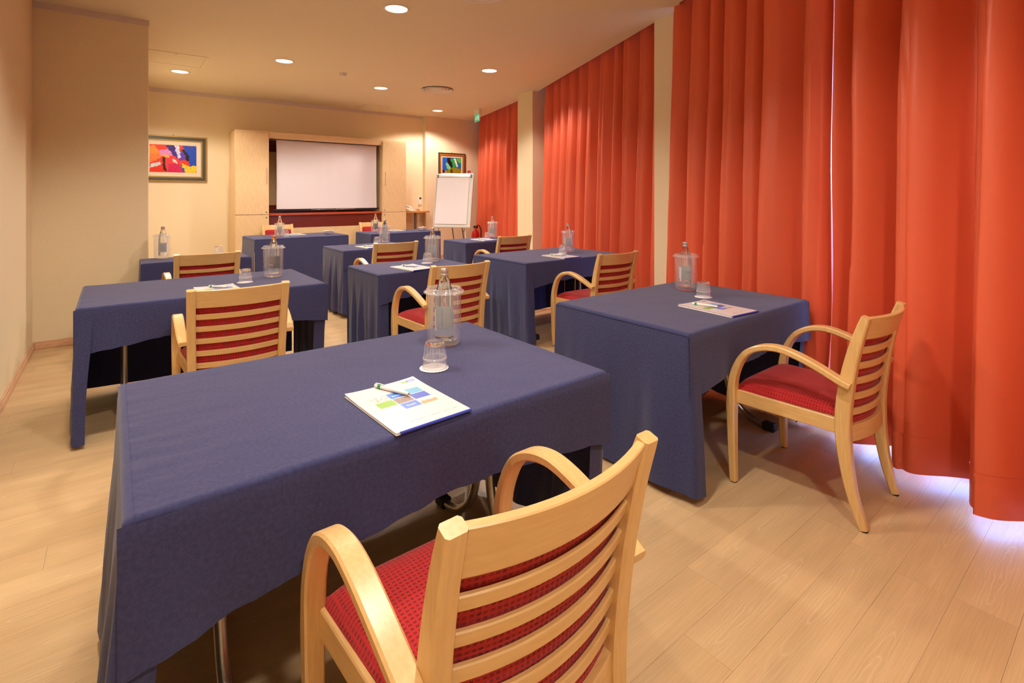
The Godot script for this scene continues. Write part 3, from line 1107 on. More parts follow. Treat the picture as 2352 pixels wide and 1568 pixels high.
# cloth: closed = "near" or "far" side that hangs to the floor besides the two ends; the other side is a short flap
func make_cloth(where: String, x0, x1, f0, f1, turn: float, head: bool, seed_: int, opt := {}):
	var hx: float = (x1 - x0) / 2.0
	var hz: float = (f1 - f0) / 2.0
	var at = P((x0 + x1) / 2.0, 0, (f0 + f1) / 2.0)
	var t = thing("tablecloth", "navy blue fitted tablecloth, %s" % where, "tablecloth", at, turn, "navy tablecloths")
	var n = noise(1.0, seed_, 3)
	var r = 0.014
	# --- top panel with rounded rim, seams along the two ends and pulled wrinkles
	var st = mb()
	var coords = func(h: float, seam: bool) -> Array:
		var l = [-h]
		for k in range(1, 6):
			l.append(-h + r * (1.0 - cos(PI / 2 * k / 5.0)))
		if seam: l.append_array([-h + 0.017, -h + 0.0185, -h + 0.020, -h + 0.0215, -h + 0.023])
		var inner = 40 if seam else 64
		var e0 = -h + (0.03 if seam else 0.02)
		for k in inner + 1: l.append(lerpf(e0, -e0, float(k) / inner))
		var rev = []
		for q in l:
			if q < e0 - 1e-6: rev.append(-q)
		rev.reverse()
		l.append_array(rev)
		return l
	var xs: Array = coords.call(hx, true)
	var zs: Array = coords.call(hz, false)
	var edge = func(p: float, h: float) -> float:      # drop of the rounded rim
		var q = h - absf(p)
		if q >= r: return 0.0
		return r - sqrt(maxf(0.0, r * r - (r - q) * (r - q)))
	var wr: float = opt.get("wrinkle", 0.0)
	var top = func(i: int, j: int) -> Vector3:
		var x: float = xs[i]
		var z: float = zs[j]
		var y: float = TOP - edge.call(x, hx) - edge.call(z, hz)
		y = maxf(y, TOP - 2.0 * r)
		y += 0.0012 * n.get_noise_2d(x * 5.0, z * 5.0)
		var e = hx + x                              # distance from the left end
		if wr > 0.0 and e > 0.018: y += wr * exp(-e * 9.0) * (n.get_noise_2d(x * 2.5, z * 22.0) * 0.75 + 0.12 * sin(z * 95.0 + 7.0 * n.get_noise_2d(x * 3.0, z * 5.0)))
		if absf(hx - absf(x) - 0.020) < 0.001: y -= 0.0022
		elif absf(hx - absf(x) - 0.020) < 0.004: y += 0.0006
		return Vector3(x, y, z)
	var nx = xs.size() - 1
	var nz = zs.size() - 1
	st.set_smooth_group(0)
	for j in nz:
		for i in nx:
			quad(st, top.call(i, j), top.call(i + 1, j), top.call(i + 1, j + 1), top.call(i, j + 1))
	obj("top_panel", st, M.cloth, t)
	# --- hanging panels
	var hang = func(called, p0: Vector3, p1: Vector3, out: Vector3, drop: Callable, fold: float, freq: float, flare: float, sd: int, skew0 := 0.0, skew1 := 0.0, wrap := 0):
		var s2 = mb()
		var nn = noise(1.0, sd, 2)
		var len_: float = p0.distance_to(p1)
		var nu = int(len_ / 0.012)
		var dirv = (p1 - p0).normalized()
		grid(s2, func(u, v):
			var d: float = drop.call(u)
			var y: float = v * (d - r + 0.005)
			var ramp = smoothstep(0.02, 0.5, y)
			var s: float = u * len_
			var w: float = fold * ramp * (0.62 * sin(s * freq + 2.4 * nn.get_noise_1d(s * 2.2) + sd) + 0.9 * nn.get_noise_2d(s * freq * 0.28, y * 0.5))
			var o: float = w + flare * y + 0.004 * ramp + 0.002 * nn.get_noise_2d(s * 12.0, y * 10.0) * ramp - 0.003 * exp(-y * 120.0)
			var k = lerpf(skew0, skew1, u) * y
			var q: Vector3 = p0.lerp(p1, u) + dirv * k + out * o
			var turn_in: float = s if wrap == 1 else len_ - s      # distance from the end that turns the corner
			if wrap != 0 and turn_in < 0.075:
				var back: float = 0.075 - turn_in
				var keep: Vector3 = p0 + dirv * (0.075 if wrap == 1 else len_ - 0.075)
				q = keep + dirv * k + out * (o - back) - dirv * (0.008 * wrap) * smoothstep(0.0, 0.02, back)
			return q + Vector3(0, TOP - r + 0.005 - y, 0), nu, 18, true)
		obj(called, s2, M.cloth, t)
	var full: float = opt.get("full", 0.70)
	var zn = hz if not head else -hz                   # z of the short flap
	var side_drop = func(u): return full + 0.012 * sin(u * 9.0 + seed_)
	var far_drop = func(u): return full - opt.get("far_up", 0.02) + 0.012 * sin(u * 5.0)
	var ff: float = opt.get("fold", 0.012)
	var fr: float = opt.get("freq", 34.0)
	# order the ends so that the outside faces outwards
	var wl = 0 if head else 1
	var ext = 0.0 if head else 0.071
	hang.call("end_drape", Vector3(-hx, 0, hz - 0.004 + ext), Vector3(-hx, 0, -hz), Vector3(-1, 0, 0), side_drop, ff, fr, opt.get("flare", 0.02), seed_ + 1, opt.get("skew", -0.03), 0.0, wl)
	hang.call("end_drape", Vector3(hx, 0, -hz), Vector3(hx, 0, hz - 0.004 + ext), Vector3(1, 0, 0), side_drop, ff, fr, opt.get("flare_right", 0.0), seed_ + 2, 0.0, opt.get("skew_right", -0.05), -wl)
	var short: float = opt.get("short", 0.2)
	var sag: float = opt.get("sag", 0.1)
	var mid: float = opt.get("mid", 0.5)
	var short_drop = func(u):
		return short + sag * (pow(absf(u - mid) / maxf(mid, 1.0 - mid), 1.7)) + 0.008 * n.get_noise_1d(u * 9.0)
	if not head:
		hang.call("front_drape", Vector3(-hx, 0, -hz), Vector3(hx, 0, -hz), Vector3(0, 0, -1), far_drop, ff * 0.7, fr * 0.7, 0.0, seed_ + 3)
		hang.call("short_flap", Vector3(hx + 0.006, 0, hz + 0.005), Vector3(-hx - 0.006, 0, hz + 0.005), Vector3(0, 0, 1), short_drop, opt.get("flap_fold", 0.02), 13.0, opt.get("flap_out", 0.02), seed_ + 4)
	else:
		hang.call("front_drape", Vector3(hx, 0, hz), Vector3(-hx, 0, hz), Vector3(0, 0, 1), side_drop, 0.006, 12.0, 0.0, seed_ + 3)
		hang.call("short_flap", Vector3(-hx, 0, -hz), Vector3(hx, 0, -hz), Vector3(0, 0, -1), short_drop, 0.01, 13.0, 0.01, seed_ + 4)
	return t

const SPOT := {
	"A1": "on the wall-side table, row farthest from the screen",
	"R1": "on the curtain-side table, row farthest from the screen",
	"A2": "on the wall-side table of the middle row",
	"M1": "on the centre table of the middle row",
	"R2": "on the curtain-side table of the middle row",
	"A3": "on the wall-side table, row facing the head tables",
	"M2": "on the centre table, row facing the head tables",
	"R3": "on the curtain-side table, row facing the head tables",
	"H1": "on the head table at the painting side",
	"H2": "on the head table at the flip chart side",
}
const TABLES := {
	"A1": [0.01, 1.34, 1.18, 2.06], "R1": [1.97, 3.17, 1.27, 2.12],
	"A2": [-0.165, 1.16, 3.56, 4.44], "M1": [1.59, 2.48, 3.68, 4.34], "R2": [2.90, 4.19, 3.50, 4.36],
	"A3": [0.19, 1.07, 5.58, 6.02], "M2": [1.98, 2.87, 5.52, 6.23], "R3": [3.57, 4.42, 5.50, 6.10],
	"H1": [1.53, 2.86, 7.77, 8.56], "H2": [3.20, 4.45, 7.70, 8.36],
}

func build_tables():
	var opt = {
		"A1": {"full": 0.69, "short": 0.19, "sag": 0.10, "mid": 0.42, "wrinkle": 0.004, "fold": 0.02, "freq": 24.0, "flare": 0.05, "skew": -0.02, "far_up": 0.03},
		"R1": {"full": 0.71, "short": 0.20, "sag": 0.09, "mid": 0.36, "fold": 0.014, "freq": 15.0, "flare": 0.03, "skew": -0.06, "far_up": 0.02},
		"A2": {"full": 0.71, "short": 0.20, "sag": 0.06, "mid": 0.5, "wrinkle": 0.004, "fold": 0.012, "freq": 22.0, "flare": 0.02, "skew": -0.06, "skew_right": -0.1, "flap_fold": 0.03, "flap_out": -0.02, "far_up": 0.02},
		"M1": {"full": 0.70, "short": 0.19, "sag": 0.04, "mid": 0.5, "fold": 0.02, "freq": 34.0, "flare": 0.0, "skew": 0.0, "far_up": 0.02},
		"R2": {"full": 0.71, "short": 0.19, "sag": 0.05, "mid": 0.5, "fold": 0.009, "freq": 42.0, "flare": 0.01, "skew": -0.08, "far_up": 0.02},
		"A3": {"full": 0.70, "short": 0.17, "sag": 0.05, "fold": 0.012, "freq": 26.0},
		"M2": {"full": 0.70, "short": 0.17, "sag": 0.05, "fold": 0.022, "freq": 34.0, "flap_fold": 0.03},
		"R3": {"full": 0.70, "short": 0.18, "sag": 0.05, "fold": 0.014, "freq": 22.0, "skew": -0.12, "flap_fold": 0.03},
		"H1": {"full": 0.70, "fold": 0.008, "freq": 60.0}, "H2": {"full": 0.70, "fold": 0.004, "freq": 14.0},
	}
	var turns = {"A1": 0.0, "R1": 0.0, "H2": -0.8, "H1": 0.8, "R3": -2.0}
	var i = 0
	for k in TABLES:
		var b: Array = TABLES[k]
		var wide: bool = k in ["A1", "A2", "R1", "R2", "H1", "H2"]
		var head: bool = k in ["H1", "H2"]
		var where: String = SPOT[k].substr(7) if SPOT[k].begins_with("on the ") else SPOT[k]
		var tr: float = deg_to_rad(turns.get(k, 0.0))
		make_table(SPOT[k].replace("on the ", "the ").replace(" table", " one"), b[0], b[1], b[2], b[3], wide, tr)
		make_cloth(SPOT[k], b[0], b[1], b[2], b[3], tr, head, 100 + i * 10, opt[k])
		i += 1

# ---------------------------------------------------------------- things on the tables
func make_cooler(lidded: bool):
	var t = thing("bottle_cooler", "", "cooler", Vector3.ZERO, 0.0, "clear bottle coolers")
	t.set_meta("base_name", "bottle_cooler")
	var st = mb()
	var hgt = 0.208 if lidded else 0.2
	lathe(st, [Vector2(0, 0.001), Vector2(0.052, 0.001), Vector2(0.062, 0.006), Vector2(0.066, 0.014), Vector2(0.068, 0.03), Vector2(0.068, hgt), Vector2(0.067, hgt + 0.002), Vector2(0.059, hgt + 0.002), Vector2(0.058, hgt), Vector2(0.058, 0.03), Vector2(0.055, 0.022), Vector2(0, 0.020)], 40)
	obj("body", st, M.acrylic, t)
	if lidded:
		st = mb()
		lathe(st, [Vector2(0.060, 0.209), Vector2(0.080, 0.210), Vector2(0.083, 0.213), Vector2(0.080, 0.216), Vector2(0.073, 0.217), Vector2(0.071, 0.226), Vector2(0.066, 0.230), Vector2(0.058, 0.228), Vector2(0.054, 0.220), Vector2(0.055, 0.212), Vector2(0.060, 0.209)], 40)
		obj("rim", st, M.milky, t)
	return t

func make_bottle(dark: bool):
	var t = thing("water_bottle", "", "bottle", Vector3.ZERO, 0.0, "water bottles standing in coolers")
	t.set_meta("base_name", "water_bottle")
	var st = mb()
	lathe(st, [Vector2(0, 0.003), Vector2(0.024, 0.0), Vector2(0.034, 0.001), Vector2(0.037, 0.006), Vector2(0.037, 0.012), Vector2(0.037, 0.160), Vector2(0.0358, 0.180), Vector2(0.0325, 0.198), Vector2(0.0265, 0.216), Vector2(0.0235, 0.226), Vector2(0.0235, 0.231), Vector2(0.0185, 0.240), Vector2(0.0150, 0.250), Vector2(0.0142, 0.258), Vector2(0, 0.258)], 32)
	obj("glass_body", st, M.water, t)
	st = mb()
	lathe(st, [Vector2(0.0378, 0.035), Vector2(0.0378, 0.08), Vector2(0.0378, 0.125)], 32, Vector3.ZERO, null, -2.2, 1.6)
	obj("label", st, M.label_dark if dark else M.label_white, t)
	st = mb()
	lathe(st, [Vector2(0.0142, 0.254), Vector2(0.0172, 0.255), Vector2(0.0172, 0.260), Vector2(0.0158, 0.262), Vector2(0.0158, 0.267), Vector2(0.0165, 0.269), Vector2(0.0165, 0.280), Vector2(0.0150, 0.284), Vector2(0, 0.2845)], 24)
	obj("cap", st, M.copper if dark else M.silver, t)
	return t

func make_tumbler():
	var t = thing("tumbler", "", "glass", Vector3.ZERO, 0.0, "upturned tumblers on doilies")
	t.set_meta("base_name", "tumbler")
	var st = mb()
	var facet = func(p: Vector2, a: float) -> float:
		if p.y < 0.033 or p.x < 0.006: return p.x
		var k = cos(fposmod(a, TAU / 10.0) * 10.0)
		return p.x * (1.0 - 0.028 * (0.5 - 0.5 * k))
	lathe(st, [Vector2(0.0405, 0.0012), Vector2(0.0425, 0.0), Vector2(0.0440, 0.002), Vector2(0.0425, 0.028), Vector2(0.0420, 0.032), Vector2(0.0385, 0.037), Vector2(0.0365, 0.055), Vector2(0.0340, 0.078), Vector2(0.0330, 0.086), Vector2(0.0300, 0.090), Vector2(0.0240, 0.0905), Vector2(0.0200, 0.088), Vector2(0, 0.0865)], 40, Vector3.ZERO, facet)
	lathe(st, [Vector2(0, 0.077), Vector2(0.022, 0.076), Vector2(0.0285, 0.072), Vector2(0.0315, 0.06), Vector2(0.0350, 0.036), Vector2(0.0390, 0.030), Vector2(0.0405, 0.0012)], 40)
	obj("glass_body", st, M.glass, t)
	st = mb()
	for k in 10:                                   # added whitish strips imitating bright refracted lines at the facet edges
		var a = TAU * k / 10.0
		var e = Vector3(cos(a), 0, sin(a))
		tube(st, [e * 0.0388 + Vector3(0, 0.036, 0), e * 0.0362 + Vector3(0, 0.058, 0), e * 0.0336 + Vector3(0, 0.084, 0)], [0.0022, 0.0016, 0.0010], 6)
	obj("facet_glints", st, M.milky, t)
	st = mb()
	lathe(st, [Vector2(0, 0.078), Vector2(0.029, 0.077), Vector2(0.0325, 0.082), Vector2(0.0320, 0.0885), Vector2(0.0270, 0.0908), Vector2(0, 0.0880)], 32)
	obj("thick_base", st, M.solid, t)
	st = mb()
	lathe(st, [Vector2(0.0392, 0.034), Vector2(0.0424, 0.030), Vector2(0.0426, 0.033), Vector2(0.0396, 0.038), Vector2(0.0392, 0.034)], 32)
	obj("ledge_ring", st, M.milky, t)
	st = mb()
	lathe(st, [Vector2(0.0406, 0.001), Vector2(0.0434, 0.000), Vector2(0.0442, 0.002), Vector2(0.0410, 0.003), Vector2(0.0406, 0.001)], 32)
	obj("rim_ring", st, M.milky, t)
	return t

func make_pad():
	var t = thing("notepad", "", "notepad", Vector3.ZERO, 0.0, "printed notepads")
	t.set_meta("base_name", "notepad")
	var w = 0.229
	var h = 0.322
	var st = mb()
	box(st, Vector3(0, 0.0035, 0), Vector3(w - 0.004, 0.006, h - 0.004), 0.0005)
	obj("pages", st, M.paper, t)
	st = mb()
	box(st, Vector3(0, 0.0004, 0), Vector3(w, 0.0007, h), 0.0002)
	obj("back_cover", st, M.white, t)
	st = mb()
	grid(st, func(u, v):
		var x = (u - 0.5) * w
		var z = (v - 0.5) * h
		return Vector3(x, 0.0072 + 0.0035 * pow(maxf(0.0, 1.0 - v * 3.0), 2.0) * pow(absf(2.0 * u - 1.0), 3.0), z), 14, 14)
	var cv = obj("cover", st, M.pad, t)
	st = mb()
	tube(st, [Vector3(-w / 2 + 0.012, 0.0042, h / 2 + 0.0005), Vector3(w / 2, 0.0042, h / 2 + 0.0005)], 0.0042, 12)
	obj("spine_strip", st, M.blue, t)
	for q in [["simply", 1.0, 0.0, 0.0062], ["fresh", 1.0, 2.0, 0.0066]]:
		var x: float = (76.0 + q[1] * 109.0 + 51.0) / 460.0 * w - w / 2
		var z: float = (158.0 + q[2] * 87.0 + 44.0) / 640.0 * h - h / 2
		letters(q[0], Vector3(x, 0.0073, z), q[3] * 1.9, M.print, cv)
	letters("www.hiexpress.com   |   reservations   |   simply   |   fresh", Vector3(0.018, 0.0073, h / 2 - 0.036), 0.0056, M.ink, cv)
	letters("expect simply fresh stays", Vector3(0.02, 0.0073, (146.0 / 640.0) * h - h / 2), 0.0062, M.ink, cv)
	return t

func letters(text: String, at: Vector3, size: float, m, parent):
	var tm = TextMesh.new()
	tm.text = text
	var f = SystemFont.new()
	f.font_names = PackedStringArray(["Droid Sans"])
	tm.font = f
	tm.font_size = 32
	tm.pixel_size = size / 32.0
	tm.depth = 0.0001
	var o = MeshInstance3D.new()
	o.mesh = tm
	o.material_override = m
	o.name = "lettering"
	o.rotation_degrees = Vector3(-90, 0, 0)
	o.position = at
	parent.add_child(o, true)

func make_pen():
	var t = thing("ballpoint_pen", "", "pen", Vector3.ZERO, 0.0, "white pens with a green band")
	t.set_meta("base_name", "ballpoint_pen")
	# lies along x, point towards +x
	var st = mb()
	tube(st, [Vector3(-0.044, 0.0065, 0), Vector3(0.03, 0.0065, 0), Vector3(0.056, 0.0062, 0), Vector3(0.064, 0.006, 0)], [0.0062, 0.0062, 0.0050, 0.0034], 16)
	obj("barrel", st, M.white, t)
	st = mb(); tube(st, [Vector3(0.064, 0.006, 0), Vector3(0.070, 0.0058, 0), Vector3(0.073, 0.0058, 0)], [0.0032, 0.0018, 0.0006], 10); obj("tip", st, M.chrome, t)
	st = mb(); tube(st, [Vector3(-0.056, 0.0065, 0), Vector3(-0.044, 0.0065, 0)], 0.0066, 16); obj("band", st, M.green, t)
	st = mb(); tube(st, [Vector3(-0.070, 0.0065, 0), Vector3(-0.068, 0.0065, 0), Vector3(-0.056, 0.0065, 0)], [0.0052, 0.0062, 0.0064], 16); obj("end_cap", st, M.white, t)
	st = mb()
	bar(st, [Vector3(-0.066, 0.0140, 0.001), Vector3(-0.050, 0.0150, 0.001), Vector3(-0.026, 0.0134, 0.001)], Vector3(0, 0, 1), [0.0045, 0.004, 0.0036], [0.0016], 0.0004)
	box(st, Vector3(-0.064, 0.0125, 0.001), Vector3(0.004, 0.004, 0.004), 0.0005)
	obj("clip", st, M.white, t)
	return t

func make_doily(seed_ := 0):
	var t = thing("doily", "", "doily", Vector3.ZERO, 0.0, "paper doilies under tumblers")
	t.set_meta("base_name", "doily")
	var st = mb()
	var sc = func(p: Vector2, a: float) -> float:
		return p.x * (1.0 + (0.035 * absf(sin(a * 12.0)) if p.x > 0.04 else 0.0))
	lathe(st, [Vector2(0, 0.0002), Vector2(0.049, 0.0002), Vector2(0.0492, 0.0006), Vector2(0.049, 0.0010), Vector2(0, 0.0010)], 72, Vector3.ZERO, sc)
	obj("paper", st, M.paper, t)
	return t

func build_table_things():
	var y = TOP + 0.0016
	# key: cooler x f, tumbler x f, pad centre x f and turn, pen centre x f turn
	var d = {
		"A1": [1.052, 1.793, 0.883, 1.568, 0.661, 1.343, 2.5, 0.662, 1.435, -68.0],
		"R1": [2.88, 1.882, 2.761, 1.685, 2.517, 1.459, -4.5, 2.50, 1.515, -76.0],
		"A2": [0.935, 4.083, 0.72, 3.93, 0.525, 3.70, 3.0, 0.53, 3.76, -50.0],
		"M1": [2.312, 4.15, 2.208, 4.055, 1.955, 3.845, 8.0, 1.955, 3.90, -50.0],
		"R2": [3.826, 3.92, 3.691, 3.865, 3.48, 3.67, 0.0, 3.47, 3.72, -70.0],
		"A3": [0.365, 5.93, 0.835, 5.90, 0.625, 5.80, 3.0, 0.62, 5.84, -30.0],
		"M2": [2.691, 6.06, 2.57, 6.01, 2.36, 5.72, 3.0, 2.36, 5.75, -45.0],
		"R3": [4.279, 5.93, 4.145, 5.87, 3.965, 5.70, 0.0, 3.965, 5.73, -60.0],
		"H1": [1.921, 8.02, 2.024, 8.07, 2.21, 8.27, 182.0, 2.19, 8.25, 30.0],
		"H2": [3.402, 8.02, 3.52, 7.99, 3.83, 8.17, 184.0, 3.81, 8.15, 20.0],
	}
	var lid = make_cooler(true)
	var plain = make_cooler(false)
	var pale = make_bottle(false)
	var dark = make_bottle(true)
	var cup = make_tumbler()
	var pad = make_pad()
	var pen = make_pen()
	var doily = make_doily()
	var used = {}
	var put = func(proto, at: Vector3, turn: float, label: String):
		if not used.has(proto):
			used[proto] = true
			proto.position = at
			proto.rotation.y = turn
			proto.set_meta("label", label)
		else: dup(proto, at, turn, label)
	rng.seed = 5
	for k in d:
		var e: Array = d[k]
		var loc: String = SPOT[k]
		var head: bool = k in ["H1", "H2"]
		var is_dark: bool = k in ["A2", "H2"]
		var yy = y
		if head: put.call(plain, P(e[0], yy, e[1]), 0.0, "clear straight bottle cooler " + loc)
		else: put.call(lid, P(e[0], yy, e[1]), rng.randf() * 6.0, "clear flanged bottle cooler " + loc)
		put.call(dark if is_dark else pale, P(e[0] + 0.006, yy + 0.0205, e[1] + 0.008), deg_to_rad(20.0 + rng.randf() * 40.0), ("dark-labelled water bottle in the cooler " if is_dark else "white-labelled water bottle in the cooler ") + loc)
		put.call(doily, P(e[2] - 0.004, yy, e[3] - 0.002), rng.randf() * 6.0, "white paper doily " + loc)
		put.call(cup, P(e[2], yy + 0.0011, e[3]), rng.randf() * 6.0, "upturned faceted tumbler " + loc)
		put.call(pad, P(e[4], yy, e[5]), deg_to_rad(e[6]), "printed notepad " + loc)
		put.call(pen, P(e[7], yy + 0.0076, e[8]), deg_to_rad(e[9]), "white pen lying on the notepad " + loc)
	# sweet bowls on the head tables
	for b in [[2.656, 8.06, "H1"], [4.227, 7.95, "H2"]]:
		var at = P(b[0], y, b[1])
		var t = thing("sweet_bowl", "small white bowl of wrapped sweets " + SPOT[b[2]], "bowl", at, 0.0, "sweet bowls")
		var st = mb()
		lathe(st, [Vector2(0, 0.0), Vector2(0.036, 0.0), Vector2(0.044, 0.004), Vector2(0.064, 0.026), Vector2(0.069, 0.052), Vector2(0.073, 0.054), Vector2(0.071, 0.057), Vector2(0.065, 0.054), Vector2(0.058, 0.030), Vector2(0.034, 0.010), Vector2(0, 0.008)], 32)
		obj("bowl_shell", st, M.ceramic, t)
		rng.seed = 9 + int(b[0] * 10)
		var cols = [rgb(228, 226, 222), rgb(214, 92, 80), rgb(226, 168, 74), rgb(236, 214, 198)]
		for i in 9:
			var a = TAU * i / 7.0 + rng.randf() * 0.4
			var rr = 0.030 if i < 7 else 0.010
			var hh = 0.052 if i < 7 else 0.064
			var s = mb()
			lathe(s, [Vector2(0.009, -0.019), Vector2(0.002, -0.011), Vector2(0.008, -0.008), Vector2(0.0095, 0.0), Vector2(0.008, 0.008), Vector2(0.002, 0.011), Vector2(0.009, 0.019)], 10)
			var o = obj("wrapped_sweet", s, mat(cols[i % 4], 0.3))
			o.position = at + Vector3(cos(a) * rr, hh, sin(a) * rr)
			o.rotation = Vector3(1.2, a * 1.7, 0.3 * i)
			tag(o, "wrapped sweet heaped in the small bowl " + SPOT[b[2]], "sweet", "sweets in the bowl " + SPOT[b[2]])

# ---------------------------------------------------------------- screen wall
func cupboard(called, label, x0: float, x1: float, hinge_left: bool):
	var f = 9.25
	var t = thing(called, label, "cabinet", P((x0 + x1) / 2, 0, f), 0.0, "tall maple cabinets")
	var w = x1 - x0
	var st = mb()
	box(st, Vector3(0, 1.21, -0.25), Vector3(w, 2.42, 0.5), 0.003)
	obj("body", st, M.maple_y, t)
	for q in [["upper_door", 1.035, 2.385], ["lower_door", 0.06, 1.025]]:
		var s = mb()
		var hgt: float = q[2] - q[1]
		box(s, Vector3(0.0, q[1] + hgt / 2, 0.010), Vector3(w - 0.014, hgt, 0.020), 0.001)
		var dr = obj(q[0], s, M.maple_y, t)
		var sx = w / 2 - 0.045 if hinge_left else -w / 2 + 0.045
		s = mb()
		var ly: float = q[1] + 0.035 if q[0] == "upper_door" else q[2] - 0.045
		var pts = []
		tube(s, [Vector3(sx, ly, 0.019), Vector3(sx, ly, 0.024)], 0.011, 14)
		obj("lock", s, M.greysteel, dr)
		if q[0] == "upper_door":
			s = mb()
			tube(s, [Vector3(sx, 1.53, 0.045), Vector3(sx, 1.80, 0.045)], 0.0065, 12)
			for yy in [1.56, 1.77]: tube(s, [Vector3(sx, yy, 0.018), Vector3(sx, yy, 0.045)], 0.0045, 10)
			obj("handle", s, M.chrome, dr)
	return t

func build_screen_wall():
	cupboard("wall_cabinet", "tall maple cabinet between the large painting and the projection screen", 1.54, 2.05, true)
	cupboard("wall_cabinet", "tall maple cabinet between the projection screen and the telephone shelf", 4.06, 4.56, false)
	var f = 9.25
	var xm = 3.055
	var t = thing("screen_niche", "maple and mahogany niche holding the projection screen between two cabinets", "wall unit", P(xm, 0, f))
	var st = mb()
	box(st, Vector3(0, 2.366, -0.01), Vector3(2.006, 0.108, 0.02), 0.002)
	obj("top_fascia", st, M.maple_x, t)
	st = mb(); box(st, Vector3(0, 2.41, -0.26), Vector3(2.006, 0.02, 0.48), 0.001); obj("top_board", st, M.maple_x, t)
	st = mb(); box(st, Vector3(0, 1.21, -0.485), Vector3(2.006, 2.38, 0.02), 0.001); obj("back_panel", st, M.maple_y, t)
	st = mb(); box(st, Vector3(0, 2.22, -0.462), Vector3(2.0, 0.2, 0.02), 0.001); obj("upper_band", st, M.mahogany, t)
	st = mb(); box(st, Vector3(0, 1.11, -0.462), Vector3(2.0, 0.14, 0.02), 0.001); obj("lower_band", st, M.mahogany, t)
	st = mb(); box(st, Vector3(0, 1.028, -0.23), Vector3(2.0, 0.036, 0.46), 0.003); obj("shelf", st, M.cherry, t)
	st = mb(); box(st, Vector3(0, 0.90, -0.04), Vector3(2.0, 0.22, 0.02), 0.001); obj("modesty_panel", st, M.mahogany, t)
	st = mb(); box(st, Vector3(0, 0.40, -0.02), Vector3(2.0, 0.78, 0.02), 0.001); obj("lower_panel", st, M.maple_x, t)
	# projection screen pulled down inside the niche
	t = thing("projection_screen", "pulled-down white projection screen with a black bottom bar", "screen", P(3.09, 0, 9.36))
	st = mb()
	grid(st, func(u, v):
		var x = (u - 0.5) * 1.8
		var y = lerpf(2.30, 1.115, v)
		var rip = 0.004 * sin(x * 24.0 + 1.5 * sin(x * 7.0)) * exp(-v * 2.6) * smoothstep(-0.7, -0.2, x)
		return Vector3(x * (1.0 - 0.004 * sin(v * PI)), y, rip + 0.012 * v), 70, 16)
	obj("fabric", st, M.screen, t)
	st = mb(); box(st, Vector3(0, 1.098, 0.012), Vector3(1.84, 0.034, 0.02), 0.004); obj("bottom_bar", st, M.black, t)
	for s in [-1, 1]:
		st = mb(); tube(st, [Vector3(s * 0.915, 1.104, 0.012), Vector3(s * 0.945, 1.104, 0.012)], 0.014, 10); obj("end_cap", st, M.black, t)
	st = mb()
	tube(st, [Vector3(-0.33, 1.098, 0.028), Vector3(0.06, 1.098, 0.028), Vector3(0.09, 1.082, 0.028), Vector3(0.12, 1.098, 0.028), Vector3(0.47, 1.098, 0.028)], 0.005, 8)
	obj("pull_bar", st, M.chrome, t)
	st = mb(); tube(st, [Vector3(-0.93, 2.35, -0.02), Vector3(0.93, 2.35, -0.02)], 0.035, 16); obj("roller_case", st, M.white, t)

	# paintings
	var shapes1 = [
		[rgb(232, 54, 28), V2([0, 0, 0.32, 0, 0.45, 0.3, 0.2, 0.5, 0, 0.55])], [rgb(246, 138, 40), V2([0, 0.08, 0.1, 0.02, 0.22, 0.3, 0.18, 0.5, 0, 0.6])],
		[rgb(238, 120, 52), V2([0, 0.35, 0.2, 0.3, 0.25, 0.45, 0, 0.68])],
		[rgb(222, 46, 26), V2([0, 0.7, 0.4, 0.5, 0.5, 1, 0, 1])], [rgb(196, 206, 212), V2([0, 0.72, 0.22, 0.62, 0.24, 0.72, 0, 0.86])],
		[rgb(216, 130, 196), V2([0.2, 0.2, 0.4, 0.14, 0.55, 0.35, 0.42, 0.42, 0.22, 0.42])], [rgb(58, 32, 120), V2([0.32, 0, 0.62, 0, 0.66, 0.5, 0.52, 0.44, 0.42, 0.2])],
		[rgb(96, 56, 176), V2([0.5, 0.2, 0.74, 0.2, 0.8, 0.5, 0.62, 0.56])], [rgb(204, 212, 236), V2([0.52, 0, 0.62, 0, 0.66, 0.46, 0.6, 0.5])],
		[rgb(24, 72, 186), V2([0.7, 0, 1, 0, 1, 0.78, 0.86, 0.76, 0.8, 0.4])], [rgb(14, 14, 20), V2([0.66, 0.16, 0.72, 0.14, 0.84, 0.4, 0.83, 0.58, 0.78, 0.58, 0.76, 0.36])],
		[rgb(226, 60, 66), V2([0.32, 0.45, 0.5, 0.36, 0.66, 0.6, 0.6, 0.98, 0.34, 0.98])], [rgb(202, 26, 84), V2([0.4, 0.7, 0.62, 0.66, 0.72, 1, 0.38, 1])],
		[rgb(20, 12, 14), V2([0.28, 0.44, 0.33, 0.46, 0.32, 0.78, 0.37, 0.96, 0.31, 0.96, 0.27, 0.7])], [rgb(240, 226, 206), V2([0.46, 0.5, 0.56, 0.54, 0.6, 0.68, 0.5, 0.62])],
		[rgb(246, 170, 60), V2([0.25, 0.34, 0.42, 0.38, 0.4, 0.46, 0.26, 0.42])], [rgb(238, 200, 44), V2([0.66, 0.62, 0.84, 0.76, 1, 0.72, 1, 1, 0.74, 1])], [rgb(26, 92, 190), V2([0.62, 0.7, 0.72, 0.84, 0.76, 1, 0.7, 1])]]
	var p1 = mat(Color.WHITE, 0.4)
	p1.albedo_texture = tex(paint(360, 220, rgb(214, 60, 40), shapes1, 71))
	framed("framed_painting", "framed colourful abstract painting in red, purple and blue on the cream wall", P(0.75, 1.935, 9.76), 0.92, 0.73, [[0.02, 0.030, M.gold], [0.04, 0.022, M.darkframe], [0.022, 0.016, M.gold], [0.065, 0.008, M.linen]], p1)
